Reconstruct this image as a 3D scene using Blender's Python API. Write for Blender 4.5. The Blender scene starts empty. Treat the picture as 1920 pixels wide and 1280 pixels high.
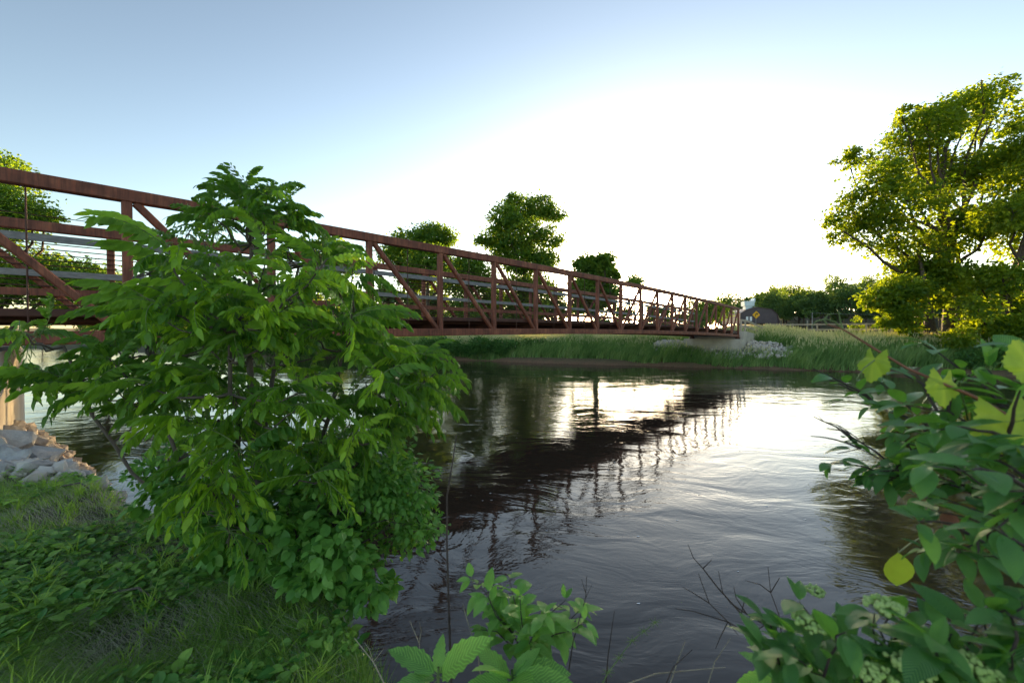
import bpy, math, random
import numpy as np
from mathutils import Vector, Matrix

sc = bpy.context.scene
COL = sc.collection
rng = np.random.default_rng(7)
R = math.radians

# ------------------------------------------------------------------ camera, sky, sun, exposure
FPX = 760.0
EYE = 2.7
PITCH = R(1.0)
cd = bpy.data.cameras.new('camera')
cam = bpy.data.objects.new('camera', cd)
COL.objects.link(cam)
cam.location = (0, 0, EYE)
cam.rotation_euler = (R(90) - PITCH, 0, 0)
cd.sensor_width = 36.0
cd.lens = 36.0 * FPX / 1920.0
cd.clip_start = 0.05
cd.clip_end = 9000
cd.dof.use_dof = True
cd.dof.focus_distance = 11.0
cd.dof.aperture_fstop = 4.5
sc.camera = cam

SUN_AZ = math.atan((1195 - 960) / FPX)          # to the right of +Y
SUN_EL = R(5.3)
SUN_DIR = Vector((math.sin(SUN_AZ) * math.cos(SUN_EL), math.cos(SUN_AZ) * math.cos(SUN_EL), math.sin(SUN_EL)))
w = bpy.data.worlds.new('World')
sc.world = w
w.use_nodes = True
nt = w.node_tree
bg = nt.nodes['Background']
sky = nt.nodes.new('ShaderNodeTexSky')
sky.sky_type = 'NISHITA'
sky.sun_disc = False
sky.sun_elevation = SUN_EL
sky.sun_rotation = SUN_AZ
sky.altitude = 200
sky.air_density = 1.0
sky.dust_density = 0.7
sky.ozone_density = 1.5
tint = nt.nodes.new('ShaderNodeMixRGB'); tint.blend_type = 'MULTIPLY'; tint.inputs[0].default_value = 1.0
tint.inputs[2].default_value = (.92, .94, .94, 1)               # camera white balance
gam = nt.nodes.new('ShaderNodeGamma'); gam.inputs[1].default_value = 1.44
nt.links.new(sky.outputs[0], tint.inputs[1]); dsat = nt.nodes.new('ShaderNodeHueSaturation'); dsat.inputs['Saturation'].default_value = .62
nt.links.new(tint.outputs[0], dsat.inputs['Color']); nt.links.new(dsat.outputs[0], gam.inputs[0]); nt.links.new(gam.outputs[0], bg.inputs[0])
bg.inputs[1].default_value = 0.058

sl = bpy.data.lights.new('sun', 'SUN')
sl.energy = 5.0
sl.angle = R(0.5)
sl.color = (1.0, 0.66, 0.28)
so = bpy.data.objects.new('sun', sl)
COL.objects.link(so)
so.rotation_euler = (-SUN_DIR).to_track_quat('-Z', 'Y').to_euler()

sc.view_settings.view_transform = 'Standard'
sc.view_settings.look = 'None'
sc.view_settings.exposure = 2.65
sc.view_settings.gamma = 1.0
sc.view_settings.use_curve_mapping = False

# ------------------------------------------------------------------ helpers
CP, SP = math.cos(PITCH), math.sin(PITCH)
def px(x, y, d):
    """world point that the photo shows at pixel x, y, at depth d metres"""
    a = (x - 960) / FPX * d
    b = (640 - y) / FPX * d
    return np.array([a, d * CP + b * SP, EYE - d * SP + b * CP])

def V(*a): return np.array(a, float)
def nrm(v):
    v = np.asarray(v, float)
    return v / (np.linalg.norm(v, axis=-1, keepdims=True) + 1e-12)

class MB:
    """collects numpy geometry and links it as ONE mesh"""
    def __init__(s): s.v = []; s.f = []; s.m = []; s.t = []; s.u = []; s.n = 0; s.sm = []
    def add(s, v, f, mat=0, tone=None, uv=None, smooth=False):
        v = np.asarray(v, float).reshape(-1, 3)
        f = np.asarray(f, int)
        if f.size == 0: return
        s.v.append(v); s.f.append(f + s.n); s.m.append(np.full(len(f), mat))
        s.sm.append(np.full(len(f), smooth))
        s.t.append(np.full(len(v), 0.5) if tone is None else np.broadcast_to(np.asarray(tone, float), (len(v),)))
        s.u.append(np.zeros((len(v), 2)) if uv is None else np.asarray(uv, float))
        s.n += len(v)
    def mesh(s, name, mats):
        me = bpy.data.meshes.new(name)
        V_ = np.concatenate(s.v)
        me.vertices.add(len(V_)); me.vertices.foreach_set('co', V_.ravel())
        loops = np.concatenate([f.ravel() for f in s.f])
        tot = np.concatenate([np.full(len(f), f.shape[1]) for f in s.f])
        start = np.concatenate([[0], np.cumsum(tot)[:-1]])
        me.loops.add(len(loops)); me.loops.foreach_set('vertex_index', loops)
        me.polygons.add(len(tot)); me.polygons.foreach_set('loop_start', start); me.polygons.foreach_set('loop_total', tot)
        for m in (mats if isinstance(mats, (list, tuple)) else [mats]): me.materials.append(m)
        me.polygons.foreach_set('material_index', np.concatenate(s.m))
        me.polygons.foreach_set('use_smooth', np.concatenate(s.sm))
        a = me.attributes.new('tone', 'FLOAT', 'POINT'); a.data.foreach_set('value', np.concatenate(s.t))
        uvl = me.uv_layers.new(name='UVMap'); uvl.data.foreach_set('uv', np.concatenate(s.u)[loops].ravel())
        me.update(calc_edges=True)
        return me

def link(name, me, parent=None, loc=None, rot=None, scale=None):
    o = bpy.data.objects.new(name, me); COL.objects.link(o)
    if parent: o.parent = parent
    if loc is not None: o.location = tuple(loc)
    if rot is not None: o.rotation_euler = rot
    if scale is not None: o.scale = (scale,) * 3 if np.isscalar(scale) else tuple(scale)
    return o
def tag(o, label=None, cat=None, group=None, kind=None):
    if label: o['label'] = label
    if cat: o['category'] = cat
    if group: o['group'] = group
    if kind: o['kind'] = kind
    return o
def empty(name, loc=(0, 0, 0), rot=None, **k):
    o = bpy.data.objects.new(name, None); COL.objects.link(o); o.location = tuple(loc)
    o.empty_display_size = 0.1
    if rot: o.rotation_euler = rot
    return tag(o, **k)
def copy_thing(root, loc, rz=0, scale=1.0, label=None):
    r = root.copy(); COL.objects.link(r); r.location = tuple(loc); r.rotation_euler = (0, 0, rz)
    r.scale = (scale,) * 3 if np.isscalar(scale) else tuple(scale)
    if label: r['label'] = label
    for ch in list(root.children):
        c = ch.copy(); COL.objects.link(c); c.parent = r
    return r

def beam(mb, p0, p1, wd, ht, up=(0, 0, 1), ch=0.012, mat=0, tone=0.5):
    """chamfered rectangular bar from p0 to p1; ht along 'up'"""
    p0 = np.asarray(p0, float); p1 = np.asarray(p1, float)
    d = nrm(p1 - p0); up = np.asarray(up, float)
    s = nrm(np.cross(d, up)); u = np.cross(s, d)
    a, b = wd / 2, ht / 2; c = min(ch, a * .45, b * .45)
    pr = [(a - c, b), (a, b - c), (a, -b + c), (a - c, -b), (-a + c, -b), (-a, -b + c), (-a, b - c), (-a + c, b)]
    vs = [p + s * x + u * z for p in (p0, p1) for x, z in pr]
    f = [[i, i + 8, (i + 1) % 8 + 8, (i + 1) % 8] for i in range(8)]
    mb.add(vs, f, mat, tone)
    mb.add(vs[:8], [list(range(8))], mat, tone); mb.add(vs[8:], [list(range(7, -1, -1))], mat, tone)

def sweep(mb, pts, wd, ht, up=(0, 0, 1), ch=0.015, mat=0):
    pts = [np.asarray(p, float) for p in pts]; up = np.asarray(up, float)
    a, b = wd / 2, ht / 2; c = ch
    pr = [(a - c, b), (a, b - c), (a, -b + c), (a - c, -b), (-a + c, -b), (-a, -b + c), (-a, b - c), (-a + c, b)]
    vs = []
    for i, p in enumerate(pts):
        d = nrm(pts[min(i + 1, len(pts) - 1)] - pts[max(i - 1, 0)])
        s = nrm(np.cross(d, up)); u = np.cross(s, d)
        vs += [p + s * x + u * z for x, z in pr]
    f = []
    for k in range(len(pts) - 1):
        f += [[k * 8 + i, k * 8 + i + 8, k * 8 + (i + 1) % 8 + 8, k * 8 + (i + 1) % 8] for i in range(8)]
    mb.add(vs, f, mat)
    mb.add(vs[:8], [list(range(8))], mat); mb.add(vs[-8:], [list(range(7, -1, -1))], mat)

def tube(mb, pts, rad, sides=6, mat=0, tone=0.5, cap=True, smooth=True):
    pts = np.asarray(pts, float); n = len(pts)
    rad = np.broadcast_to(np.asarray(rad, float), (n,))
    d = np.gradient(pts, axis=0); d = nrm(d)
    ref = np.array([0.31, 0.17, 0.93]) if abs(d[0][2]) < .8 else np.array([0.93, 0.2, 0.1])
    s = nrm(np.cross(d, ref)); u = np.cross(s, d)
    an = np.arange(sides) * 2 * np.pi / sides
    ring = s[:, None, :] * np.cos(an)[None, :, None] + u[:, None, :] * np.sin(an)[None, :, None]
    v = (pts[:, None, :] + ring * rad[:, None, None]).reshape(-1, 3)
    i = np.arange(n - 1)[:, None] * sides; j = np.arange(sides)[None, :]; j2 = (j + 1) % sides
    f = np.stack([i + j, i + sides + j, i + sides + j2, i + j2], -1).reshape(-1, 4)
    mb.add(v, f, mat, tone, smooth=smooth)

def curve(p0, p1, bend=(0, 0, 0), n=6, wob=0.0, r=None):
    t = np.linspace(0, 1, n)[:, None]
    p = np.asarray(p0) * (1 - t) + np.asarray(p1) * t + np.asarray(bend) * (4 * t * (1 - t))
    if wob:
        g = (r or rng).normal(size=(n, 3)) * wob; g[0] = 0; g[-1] = 0; p = p + g
    return p

def basis(d, up):
    """rows: x = d, y, z"""
    d = nrm(d); y = nrm(np.cross(up, d)); z = np.cross(d, y)
    return np.stack([d, y, z], -2)
def scatter(mb, tv, tf, org, bas, sc_, mat=0, tone=None, uv=None, smooth=False):
    """replicate template tv,tf: origins (n,3), bases (n,3,3) rows = axes, scale (n,) or (n,3)"""
    tv = np.asarray(tv, float); tf = np.asarray(tf, int); n = len(org); k = len(tv)
    sc_ = np.asarray(sc_, float)
    if sc_.ndim == 1: sc_ = sc_[:, None]
    loc = tv[None] * sc_[:, None, :]
    v = np.einsum('nkj,njc->nkc', loc, bas) + org[:, None, :]
    f = (tf[None] + (np.arange(n) * k)[:, None, None]).reshape(-1, tf.shape[1])
    tn = None if tone is None else np.repeat(tone, k)
    u = None if uv is None else np.tile(uv, (n, 1))
    mb.add(v.reshape(-1, 3), f, mat, tn, u, smooth)

def leaf_template(wd=0.35, seg=5, fold=0.12, droop=0.25, peak=0.42, serr=0.0):
    """leaf of length 1 along +x, midrib crease, tip drooping to -z"""
    t = np.linspace(0, 1, seg + 1)
    w_ = wd * np.sin(np.pi * t ** (math.log(.5) / math.log(peak))) ** 0.85
    vs = []; uv = []
    for i, (a, b) in enumerate(zip(t, w_)):
        z = -droop * a * a
        x = a
        e = serr * (1 if i % 2 else -1) if 0 < i < seg else 0
        vs += [(x, b * (1 + e), z + fold * b), (x, 0, z), (x, -b * (1 + e), z + fold * b)]
        uv += [(a, .5 + b), (a, .5), (a, .5 - b)]
    f = []
    for i in range(seg):
        a = i * 3
        f += [[a, a + 3, a + 4, a + 1], [a + 1, a + 4, a + 5, a + 2]]
    return np.array(vs), np.array(f), np.array(uv)

# ------------------------------------------------------------------ materials
def newmat(name):
    m = bpy.data.materials.new(name); m.use_nodes = True
    n = m.node_tree
    for x in list(n.nodes): n.nodes.remove(x)
    out = n.nodes.new('ShaderNodeOutputMaterial')
    return m, n, out
def N(n, t, **k):
    x = n.nodes.new(t)
    for a, b in k.items():
        if a == 'inp':
            for i, v in b.items(): x.inputs[i].default_value = v
        else: setattr(x, a, b)
    return x
def ramp(n, src, stops):
    r = N(n, 'ShaderNodeValToRGB')
    el = r.color_ramp.elements
    while len(el) > 1: el.remove(el[-1])
    el[0].position = stops[0][0]; el[0].color = (*stops[0][1], 1)
    for p, c in stops[1:]:
        e = el.new(p); e.color = (*c, 1)
    n.links.new(src, r.inputs[0])
    return r
def coords(n, scale=(1, 1, 1), obj=True):
    tc = N(n, 'ShaderNodeTexCoord') if obj else N(n, 'ShaderNodeNewGeometry')
    mp = N(n, 'ShaderNodeMapping'); mp.inputs['Scale'].default_value = scale
    n.links.new(tc.outputs['Object' if obj else 'Position'], mp.inputs[0])
    return mp.outputs[0]
def noise(n, co, s, det=4, rough=.55, dist=0.0):
    x = N(n, 'ShaderNodeTexNoise', inp={'Scale': s, 'Detail': det, 'Roughness': rough, 'Distortion': dist})
    n.links.new(co, x.inputs['Vector']); return x.outputs['Fac']

def simple(name, stops, scale=4, rough=.7, bump=.3, bscale=30, bdist=.01, stretch=(1, 1, 1), world=True, metal=0.0, rr=None, spec=.5):
    m, n, out = newmat(name)
    co = coords(n, stretch, obj=not world)
    a = noise(n, co, scale, 6, .6, .3)
    c = ramp(n, a, stops)
    if name == 'rust_steel':
        st = coords(n, (7, 7, .5), obj=False); sn = noise(n, st, 3.0, 5, .7); sr = ramp(n, sn, [(.35, (.45, .42, .42)), (.55, (1, 1, 1)), (.72, (1.5, 1.25, 1.1))])
        mm = N(n, 'ShaderNodeMixRGB', blend_type='MULTIPLY', inp={0: .85}); n.links.new(c.outputs[0], mm.inputs[1]); n.links.new(sr.outputs[0], mm.inputs[2]); c = mm
    p = N(n, 'ShaderNodeBsdfPrincipled'); p.inputs['Roughness'].default_value = rough
    p.inputs['Metallic'].default_value = metal
    p.inputs['Specular IOR Level'].default_value = spec
    n.links.new(c.outputs[0], p.inputs['Base Color'])
    b = noise(n, co, bscale, 5, .65)
    bp = N(n, 'ShaderNodeBump', inp={'Strength': bump, 'Distance': bdist}); n.links.new(b, bp.inputs['Height'])
    n.links.new(bp.outputs[0], p.inputs['Normal'])
    if rr:
        r2 = N(n, 'ShaderNodeMapRange', inp={'To Min': rr[0], 'To Max': rr[1]}); n.links.new(b, r2.inputs[0]); n.links.new(r2.outputs[0], p.inputs['Roughness'])
    n.links.new(p.outputs[0], out.inputs[0])
    return m

def leafmat(name, dark, light, trans=.42, tcol=None, rough=.45, veins=0.0, spec=.4, objrand=False, young=None):
    m, n, out = newmat(name)
    at = N(n, 'ShaderNodeAttribute', attribute_name='tone')
    fac = at.outputs['Fac']
    if objrand:
        oi = N(n, 'ShaderNodeObjectInfo')
        ad = N(n, 'ShaderNodeMath', operation='MULTIPLY_ADD', inp={1: .85, 2: -.42}); n.links.new(oi.outputs['Random'], ad.inputs[0])
        a2 = N(n, 'ShaderNodeMath', operation='ADD', use_clamp=True); n.links.new(ad.outputs[0], a2.inputs[0]); n.links.new(fac, a2.inputs[1])
        fac = a2.outputs[0]
    mid = tuple((a + b) / 2 for a, b in zip(dark, light))
    st = [(0.0, dark), (.5, mid), (.9, light)]
    if young: st.append((1.0, young))
    c = ramp(n, fac, st)
    col = c.outputs[0]
    # fine mottling of the blade
    co = coords(n, (1, 1, 1), obj=False)
    nz = noise(n, co, 35, 3)
    hs = N(n, 'ShaderNodeHueSaturation'); mr = N(n, 'ShaderNodeMapRange', inp={'To Min': .72, 'To Max': 1.28}); n.links.new(nz, mr.inputs[0])
    n.links.new(mr.outputs[0], hs.inputs['Value']); n.links.new(col, hs.inputs['Color']); col = hs.outputs[0]
    p = N(n, 'ShaderNodeBsdfPrincipled'); p.inputs['Roughness'].default_value = rough; p.inputs['Specular IOR Level'].default_value = spec
    if veins:
        uv = N(n, 'ShaderNodeUVMap', uv_map='UVMap'); sp = N(n, 'ShaderNodeSeparateXYZ'); n.links.new(uv.outputs[0], sp.inputs[0])
        ab = N(n, 'ShaderNodeMath', operation='SUBTRACT', inp={1: .5}); n.links.new(sp.outputs[1], ab.inputs[0])
        ab2 = N(n, 'ShaderNodeMath', operation='ABSOLUTE'); n.links.new(ab.outputs[0], ab2.inputs[0])
        ml = N(n, 'ShaderNodeMath', operation='MULTIPLY_ADD', inp={1: -1.5}); n.links.new(ab2.outputs[0], ml.inputs[0]); n.links.new(sp.outputs[0], ml.inputs[2])
        sn = N(n, 'ShaderNodeMath', operation='MULTIPLY', inp={1: 44.0}); n.links.new(ml.outputs[0], sn.inputs[0])
        s2 = N(n, 'ShaderNodeMath', operation='SINE'); n.links.new(sn.outputs[0], s2.inputs[0])
        s3 = N(n, 'ShaderNodeMath', operation='POWER', inp={1: 6.0}); s2b = N(n, 'ShaderNodeMath', operation='ABSOLUTE'); n.links.new(s2.outputs[0], s2b.inputs[0]); n.links.new(s2b.outputs[0], s3.inputs[0])
        mv = N(n, 'ShaderNodeMixRGB', blend_type='MIX'); mv.inputs[2].default_value = (*[min(1, x * 1.9 + .02) for x in light], 1)
        fv = N(n, 'ShaderNodeMath', operation='MULTIPLY', inp={1: veins}); n.links.new(s3.outputs[0], fv.inputs[0]); n.links.new(fv.outputs[0], mv.inputs[0]); n.links.new(col, mv.inputs[1]); col = mv.outputs[0]
        bp = N(n, 'ShaderNodeBump', inp={'Strength': .5, 'Distance': .002}); bp.invert = True; n.links.new(s3.outputs[0], bp.inputs['Height']); n.links.new(bp.outputs[0], p.inputs['Normal'])
    n.links.new(col, p.inputs['Base Color'])
    tr = N(n, 'ShaderNodeBsdfTranslucent')
    tm = N(n, 'ShaderNodeMixRGB', blend_type='MULTIPLY', inp={0: 1.0}); n.links.new(col, tm.inputs[1]); tm.inputs[2].default_value = (*(tcol or (2.0, 1.7, .45)), 1)
    n.links.new(tm.outputs[0], tr.inputs[0])
    mx = N(n, 'ShaderNodeMixShader'); mx.inputs[0].default_value = trans
    n.links.new(p.outputs[0], mx.inputs[1]); n.links.new(tr.outputs[0], mx.inputs[2]); n.links.new(mx.outputs[0], out.inputs[0])
    return m

M = {}
M['rust'] = simple('rust_steel', [(.3, (.135, .038, .021)), (.5, (.22, .067, .037)), (.7, (.32, .115, .062))], 3, .62, .35, 90, .003, rr=(.5, .75))
M['rust_dark'] = simple('rust_steel_dark', [(.3, (.05, .02, .014)), (.7, (.10, .036, .024))], 3, .7, .3, 90, .003)
M['rail_wood'] = simple('grey_wood', [(.3, (.17, .165, .165)), (.7, (.31, .30, .30))], 6, .8, .4, 40, .004, (1, 1, 4))
M['deck'] = simple('deck_wood', [(.3, (.045, .035, .03)), (.7, (.10, .08, .065))], 4, .9, .4, 30, .004)
M['concrete'] = simple('concrete', [(.25, (.38, .34, .29)), (.55, (.53, .49, .43)), (.8, (.62, .58, .52))], 1.6, .85, .25, 40, .006)
M['stone'] = simple('limestone', [(.25, (.16, .145, .13)), (.45, (.36, .34, .32)), (.75, (.60, .58, .55))], 5, .85, .8, 22, .02)
M['stone_warm'] = simple('riprap_stone', [(.25, (.34, .29, .25)), (.5, (.52, .46, .41)), (.75, (.66, .62, .56))], 3, .85, .6, 18, .02)
M['bark'] = simple('bark', [(.3, (.045, .034, .026)), (.7, (.13, .10, .075))], 8, .9, .9, 14, .04, (2.5, 2.5, .5))
M['bark_near'] = simple('young_bark', [(.3, (.07, .055, .045)), (.7, (.16, .13, .11))], 20, .85, .6, 60, .004, (2, 2, .5))
M['twig'] = simple('dark_twig', [(.3, (.028, .018, .016)), (.7, (.075, .05, .045))], 30, .7, .3, 100, .002)
M['straw'] = simple('dry_straw', [(.3, (.22, .17, .11)), (.7, (.42, .36, .26))], 20, .8, .2, 100, .002)
M['stem'] = simple('green_stem', [(.3, (.09, .15, .04)), (.7, (.18, .24, .08))], 30, .6, .2, 100, .001)
M['vine'] = simple('vine_stem', [(.3, (.16, .05, .03)), (.7, (.30, .12, .06))], 30, .6, .2, 100, .001)
M['fence'] = simple('fence_wood', [(.3, (.36, .29, .23)), (.7, (.56, .47, .38))], 4, .85, .4, 30, .006)
M['barn'] = simple('barn_metal', [(.3, (.055, .04, .05)), (.7, (.085, .062, .072))], .6, .55, .1, 5, .01)
M['barn_roof'] = simple('barn_roof', [(.3, (.085, .05, .06)), (.7, (.12, .075, .085))], .6, .5, .1, 5, .01)
M['white'] = simple('white_paint', [(.3, (.7, .72, .74)), (.7, (.82, .83, .84))], 2, .5, .05, 20, .002)
M['silver'] = simple('silver_metal', [(.3, (.40, .50, .56)), (.7, (.56, .66, .72))], 1, .4, .1, 6, .004, metal=.3)
M['yellow'] = simple('sign_yellow', [(.3, (.85, .42, .01)), (.7, (.9, .48, .015))], 2, .45, .03, 20, .001)
M['black'] = simple('sign_black', [(.3, (.015, .012, .01)), (.7, (.02, .02, .02))], 2, .5, .03, 20, .001)
M['pole'] = simple('grey_pole', [(.3, (.22, .21, .2)), (.7, (.34, .33, .31))], 2, .8, .2, 20, .003)
M['bud'] = simple('flower_bud', [(.3, (.26, .42, .08)), (.7, (.52, .64, .24))], 60, .6, .2, 100, .001)

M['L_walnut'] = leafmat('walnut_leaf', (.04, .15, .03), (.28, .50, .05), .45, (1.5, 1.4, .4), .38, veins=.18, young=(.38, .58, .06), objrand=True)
M['L_shrub'] = leafmat('shrub_leaf', (.07, .21, .035), (.2, .42, .08), .35, (1.7, 1.5, .5), .5)
M['L_dog'] = leafmat('dogwood_leaf', (.055, .17, .05), (.13, .30, .07), .35, (1.8, 1.8, .5), .4, veins=.45, young=(.22, .38, .05), objrand=True)
M['L_young'] = leafmat('young_dogwood_leaf', (.12, .30, .06), (.26, .48, .11), .4, (1.5, 1.5, .5), .4, veins=.4, objrand=True)
M['L_vine'] = leafmat('grape_leaf', (.20, .34, .04), (.36, .48, .06), .4, (1.3, 1.3, .5), .5, objrand=True)
M['L_tree'] = leafmat('maple_leaf', (.06, .14, .02), (.20, .30, .03), .6, (2.5, 1.95, .35), .5)
M['L_mid'] = leafmat('oak_leaf', (.055, .15, .03), (.17, .28, .04), .5, (2.2, 1.8, .4), .5)
M['L_far'] = leafmat('wood_leaf', (.06, .13, .05), (.14, .24, .07), .35, (2.4, 1.9, .4), .6)
M['L_bush'] = leafmat('bank_bush_leaf', (.04, .12, .026), (.10, .24, .05), .3, (2.0, 1.6, .4), .5)
M['grass_far'] = leafmat('reed_grass', (.12, .24, .065), (.28, .42, .14), .3, (1.8, 1.6, .6), .6, young=(.55, .55, .36))
M['grass_near'] = leafmat('bank_grass', (.13, .26, .04), (.36, .54, .11), .45, (1.5, 1.4, .5), .55, young=(.30, .34, .16))
M['herb'] = leafmat('herb_leaf', (.07, .22, .04), (.36, .58, .12), .4, (1.5, 1.5, .5), .45)
M['thatch'] = leafmat('dry_grass', (.30, .30, .20), (.60, .56, .42), .2, (1.2, 1.1, .8), .8)

# ground
def ground_mat():
    m, n, out = newmat('ground_soil')
    co = coords(n, obj=False)
    a = noise(n, co, .9, 8, .65, .4); b = noise(n, co, 14, 6, .7)
    c1 = ramp(n, a, [(.35, (.05, .075, .024)), (.5, (.08, .10, .04)), (.65, (.12, .10, .055))])
    c2 = ramp(n, b, [(.35, (.05, .036, .022)), (.65, (.17, .13, .08))])
    mx = N(n, 'ShaderNodeMixRGB'); mx.inputs[0].default_value = .45
    n.links.new(c1.outputs[0], mx.inputs[1]); n.links.new(c2.outputs[0], mx.inputs[2])
    # steep banks and the river bed are bare earth
    ge = N(n, 'ShaderNodeNewGeometry'); sp = N(n, 'ShaderNodeSeparateXYZ'); n.links.new(ge.outputs['Normal'], sp.inputs[0])
    st = N(n, 'ShaderNodeMapRange', inp={'From Min': .93, 'From Max': .75, 'To Min': 0, 'To Max': 1}); n.links.new(sp.outputs[2], st.inputs[0])
    c3 = ramp(n, b, [(.3, (.10, .055, .032)), (.7, (.26, .155, .095))])
    m2 = N(n, 'ShaderNodeMixRGB'); n.links.new(st.outputs[0], m2.inputs[0]); n.links.new(mx.outputs[0], m2.inputs[1]); n.links.new(c3.outputs[0], m2.inputs[2])
    p = N(n, 'ShaderNodeBsdfPrincipled', inp={'Roughness': .95})
    n.links.new(m2.outputs[0], p.inputs['Base Color'])
    bp = N(n, 'ShaderNodeBump', inp={'Strength': .8, 'Distance': .05}); n.links.new(b, bp.inputs['Height']); n.links.new(bp.outputs[0], p.inputs['Normal'])
    n.links.new(p.outputs[0], out.inputs[0]); return m
M['ground'] = ground_mat()

def water_mat():
    m, n, out = newmat('river_water')
    p = N(n, 'ShaderNodeBsdfPrincipled', inp={'Roughness': .04, 'IOR': 1.333})
    p.inputs['Base Color'].default_value = (.04, .027, .018, 1)
    p.inputs['Specular IOR Level'].default_value = .95
    ge = N(n, 'ShaderNodeNewGeometry')
    # slow swirls bend the ripple pattern
    wn = N(n, 'ShaderNodeTexNoise', inp={'Scale': .35, 'Detail': 2}); n.links.new(ge.outputs['Position'], wn.inputs['Vector'])
    ws = N(n, 'ShaderNodeVectorMath', operation='SUBTRACT', inp={1: (.5, .5, .5)}); n.links.new(wn.outputs['Color'], ws.inputs[0])
    wm = N(n, 'ShaderNodeVectorMath', operation='SCALE'); wm.inputs['Scale'].default_value = 2.2; n.links.new(ws.outputs[0], wm.inputs[0])
    wa = N(n, 'ShaderNodeVectorMath', operation='ADD'); n.links.new(ge.outputs['Position'], wa.inputs[0]); n.links.new(wm.outputs[0], wa.inputs[1])
    mp = N(n, 'ShaderNodeMapping'); mp.inputs['Rotation'].default_value = (0, 0, R(24)); mp.inputs['Scale'].default_value = (.55, 1.25, 1)
    n.links.new(wa.outputs[0], mp.inputs[0]); co = mp.outputs[0]
    hs = []
    for s, amp, det in ((.5, .030, 2), (1.9, .0125, 3), (6.5, .0036, 3), (19, .0007, 2)):
        t = noise(n, co, s, det, .5, .6)
        k = N(n, 'ShaderNodeMath', operation='MULTIPLY', inp={1: amp}); n.links.new(t, k.inputs[0]); hs.append(k)
    # calmer and livelier patches
    pt = noise(n, co, .16, 2); pr = N(n, 'ShaderNodeMapRange', inp={'From Min': .35, 'From Max': .65, 'To Min': .35, 'To Max': 1.3}); n.links.new(pt, pr.inputs[0])
    acc = hs[2].outputs[0]
    a2 = N(n, 'ShaderNodeMath', operation='ADD'); n.links.new(hs[2].outputs[0], a2.inputs[0]); n.links.new(hs[3].outputs[0], a2.inputs[1])
    a2a = N(n, 'ShaderNodeMath', operation='ADD'); n.links.new(a2.outputs[0], a2a.inputs[0]); n.links.new(hs[1].outputs[0], a2a.inputs[1])
    a3 = N(n, 'ShaderNodeMath', operation='MULTIPLY'); n.links.new(a2a.outputs[0], a3.inputs[0]); n.links.new(pr.outputs[0], a3.inputs[1])
    a4 = N(n, 'ShaderNodeMath', operation='ADD'); n.links.new(hs[0].outputs[0], a4.inputs[0]); n.links.new(a3.outputs[0], a4.inputs[1])
    bp = N(n, 'ShaderNodeBump', inp={'Strength': 1.0, 'Distance': 1.0}); n.links.new(a4.outputs[0], bp.inputs['Height']); n.links.new(bp.outputs[0], p.inputs['Normal'])
    n.links.new(p.outputs[0], out.inputs[0]); return m
M['water'] = water_mat()

# ------------------------------------------------------------------ terrain
NS = np.array([(-400, 190), (-60, 31), (-34, 19.5), (-12, 10.8), (-8.6, 8.9), (-6, 6.5), (-4, 4.9), (-2.3, 3.35), (-1.35, 2.7), (-.9, 2.2), (-.5, 1.75), (0, 1.25), (.8, 1.0), (2, .85), (5, .2), (12, -2.5), (40, -14), (400, -160)], float)
FS = np.array([(-400, 220), (-60, 66), (-25, 50.5), (-3.2, 41.2), (8, 36.3), (14, 33.6), (21.5, 30.2), (32, 25.6), (45, 20), (80, 4), (400, -120)], float)
def smooth01(x): x = np.clip(x, 0, 1); return x * x * (3 - 2 * x)
def vnoise(x, y, s, seed=0):
    """cheap smooth value noise, -1..1"""
    x = np.asarray(x, float) * s; y = np.asarray(y, float) * s
    xi = np.floor(x); yi = np.floor(y); xf = x - xi; yf = y - yi
    def h(a, b):
        q = np.sin(a * 127.1 + b * 311.7 + seed * 74.7) * 43758.5453
        return (q - np.floor(q)) * 2 - 1
    u = xf * xf * (3 - 2 * xf); v = yf * yf * (3 - 2 * yf)
    return (h(xi, yi) * (1 - u) + h(xi + 1, yi) * u) * (1 - v) + (h(xi, yi + 1) * (1 - u) + h(xi + 1, yi + 1) * u) * v
def height(x, y):
    x = np.asarray(x, float); y = np.asarray(y, float)
    yn = np.interp(x, NS[:, 0], NS[:, 1]) + .10 * vnoise(x, 0 * x, 1.7, 3)
    yf = np.interp(x, FS[:, 0], FS[:, 1]) + .6 * vnoise(x, 0 * x, .35, 5)
    dn = (yn - y) * .80                                   # distance into the near bank
    wn = np.interp(x, [-12, -6, -3, -1.5], [2.6, 1.6, .8, .22])
    zn = -.6 + 1.80 * smooth01((dn + .15) / wn) + .05 * np.minimum(np.maximum(dn, 0), 14)
    zn = zn + .045 * vnoise(x, y, 1.6, 1) * smooth01(dn) + .02 * vnoise(x, y, 5, 2) * smooth01(dn * 2)
    zn = zn + 1.3 * smooth01((-x - 9) / 6) * smooth01((dn - 1) / 5)
    df = (y - yf) * .92
    zf = np.interp(df, [-3, -.3, 0, .5, 2, 4, 9, 18, 40, 400], [-.7, -.6, 0, .35, .95, 1.5, 1.85, 2.2, 2.45, 2.9])
    zf = zf + .12 * vnoise(x, y, .3, 8) * smooth01(df / 3)
    # bridge approach mound
    mx_, my_ = 24.5, 41.5
    zf = zf + 1.0 * np.exp(-(((x - mx_) / 4.5) ** 2 + ((y - my_) / 4.5) ** 2)) * smooth01(df / 3)
    # wooded hill to the right of the bridge's far end
    dist = np.hypot(x, y); az = np.arctan2(x, np.maximum(y, 1e-3))
    hill = smooth01((dist - 105) / 110) * 8 * smooth01((az - R(24.5)) / R(11)) + 3 * smooth01((dist - 140) / 150)
    zf = zf + hill * (y > 20)
    mid = (dn + df * 0)  # near side wins south of the river's middle
    return np.where(y < (yn + yf) / 2, zn, zf)

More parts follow.
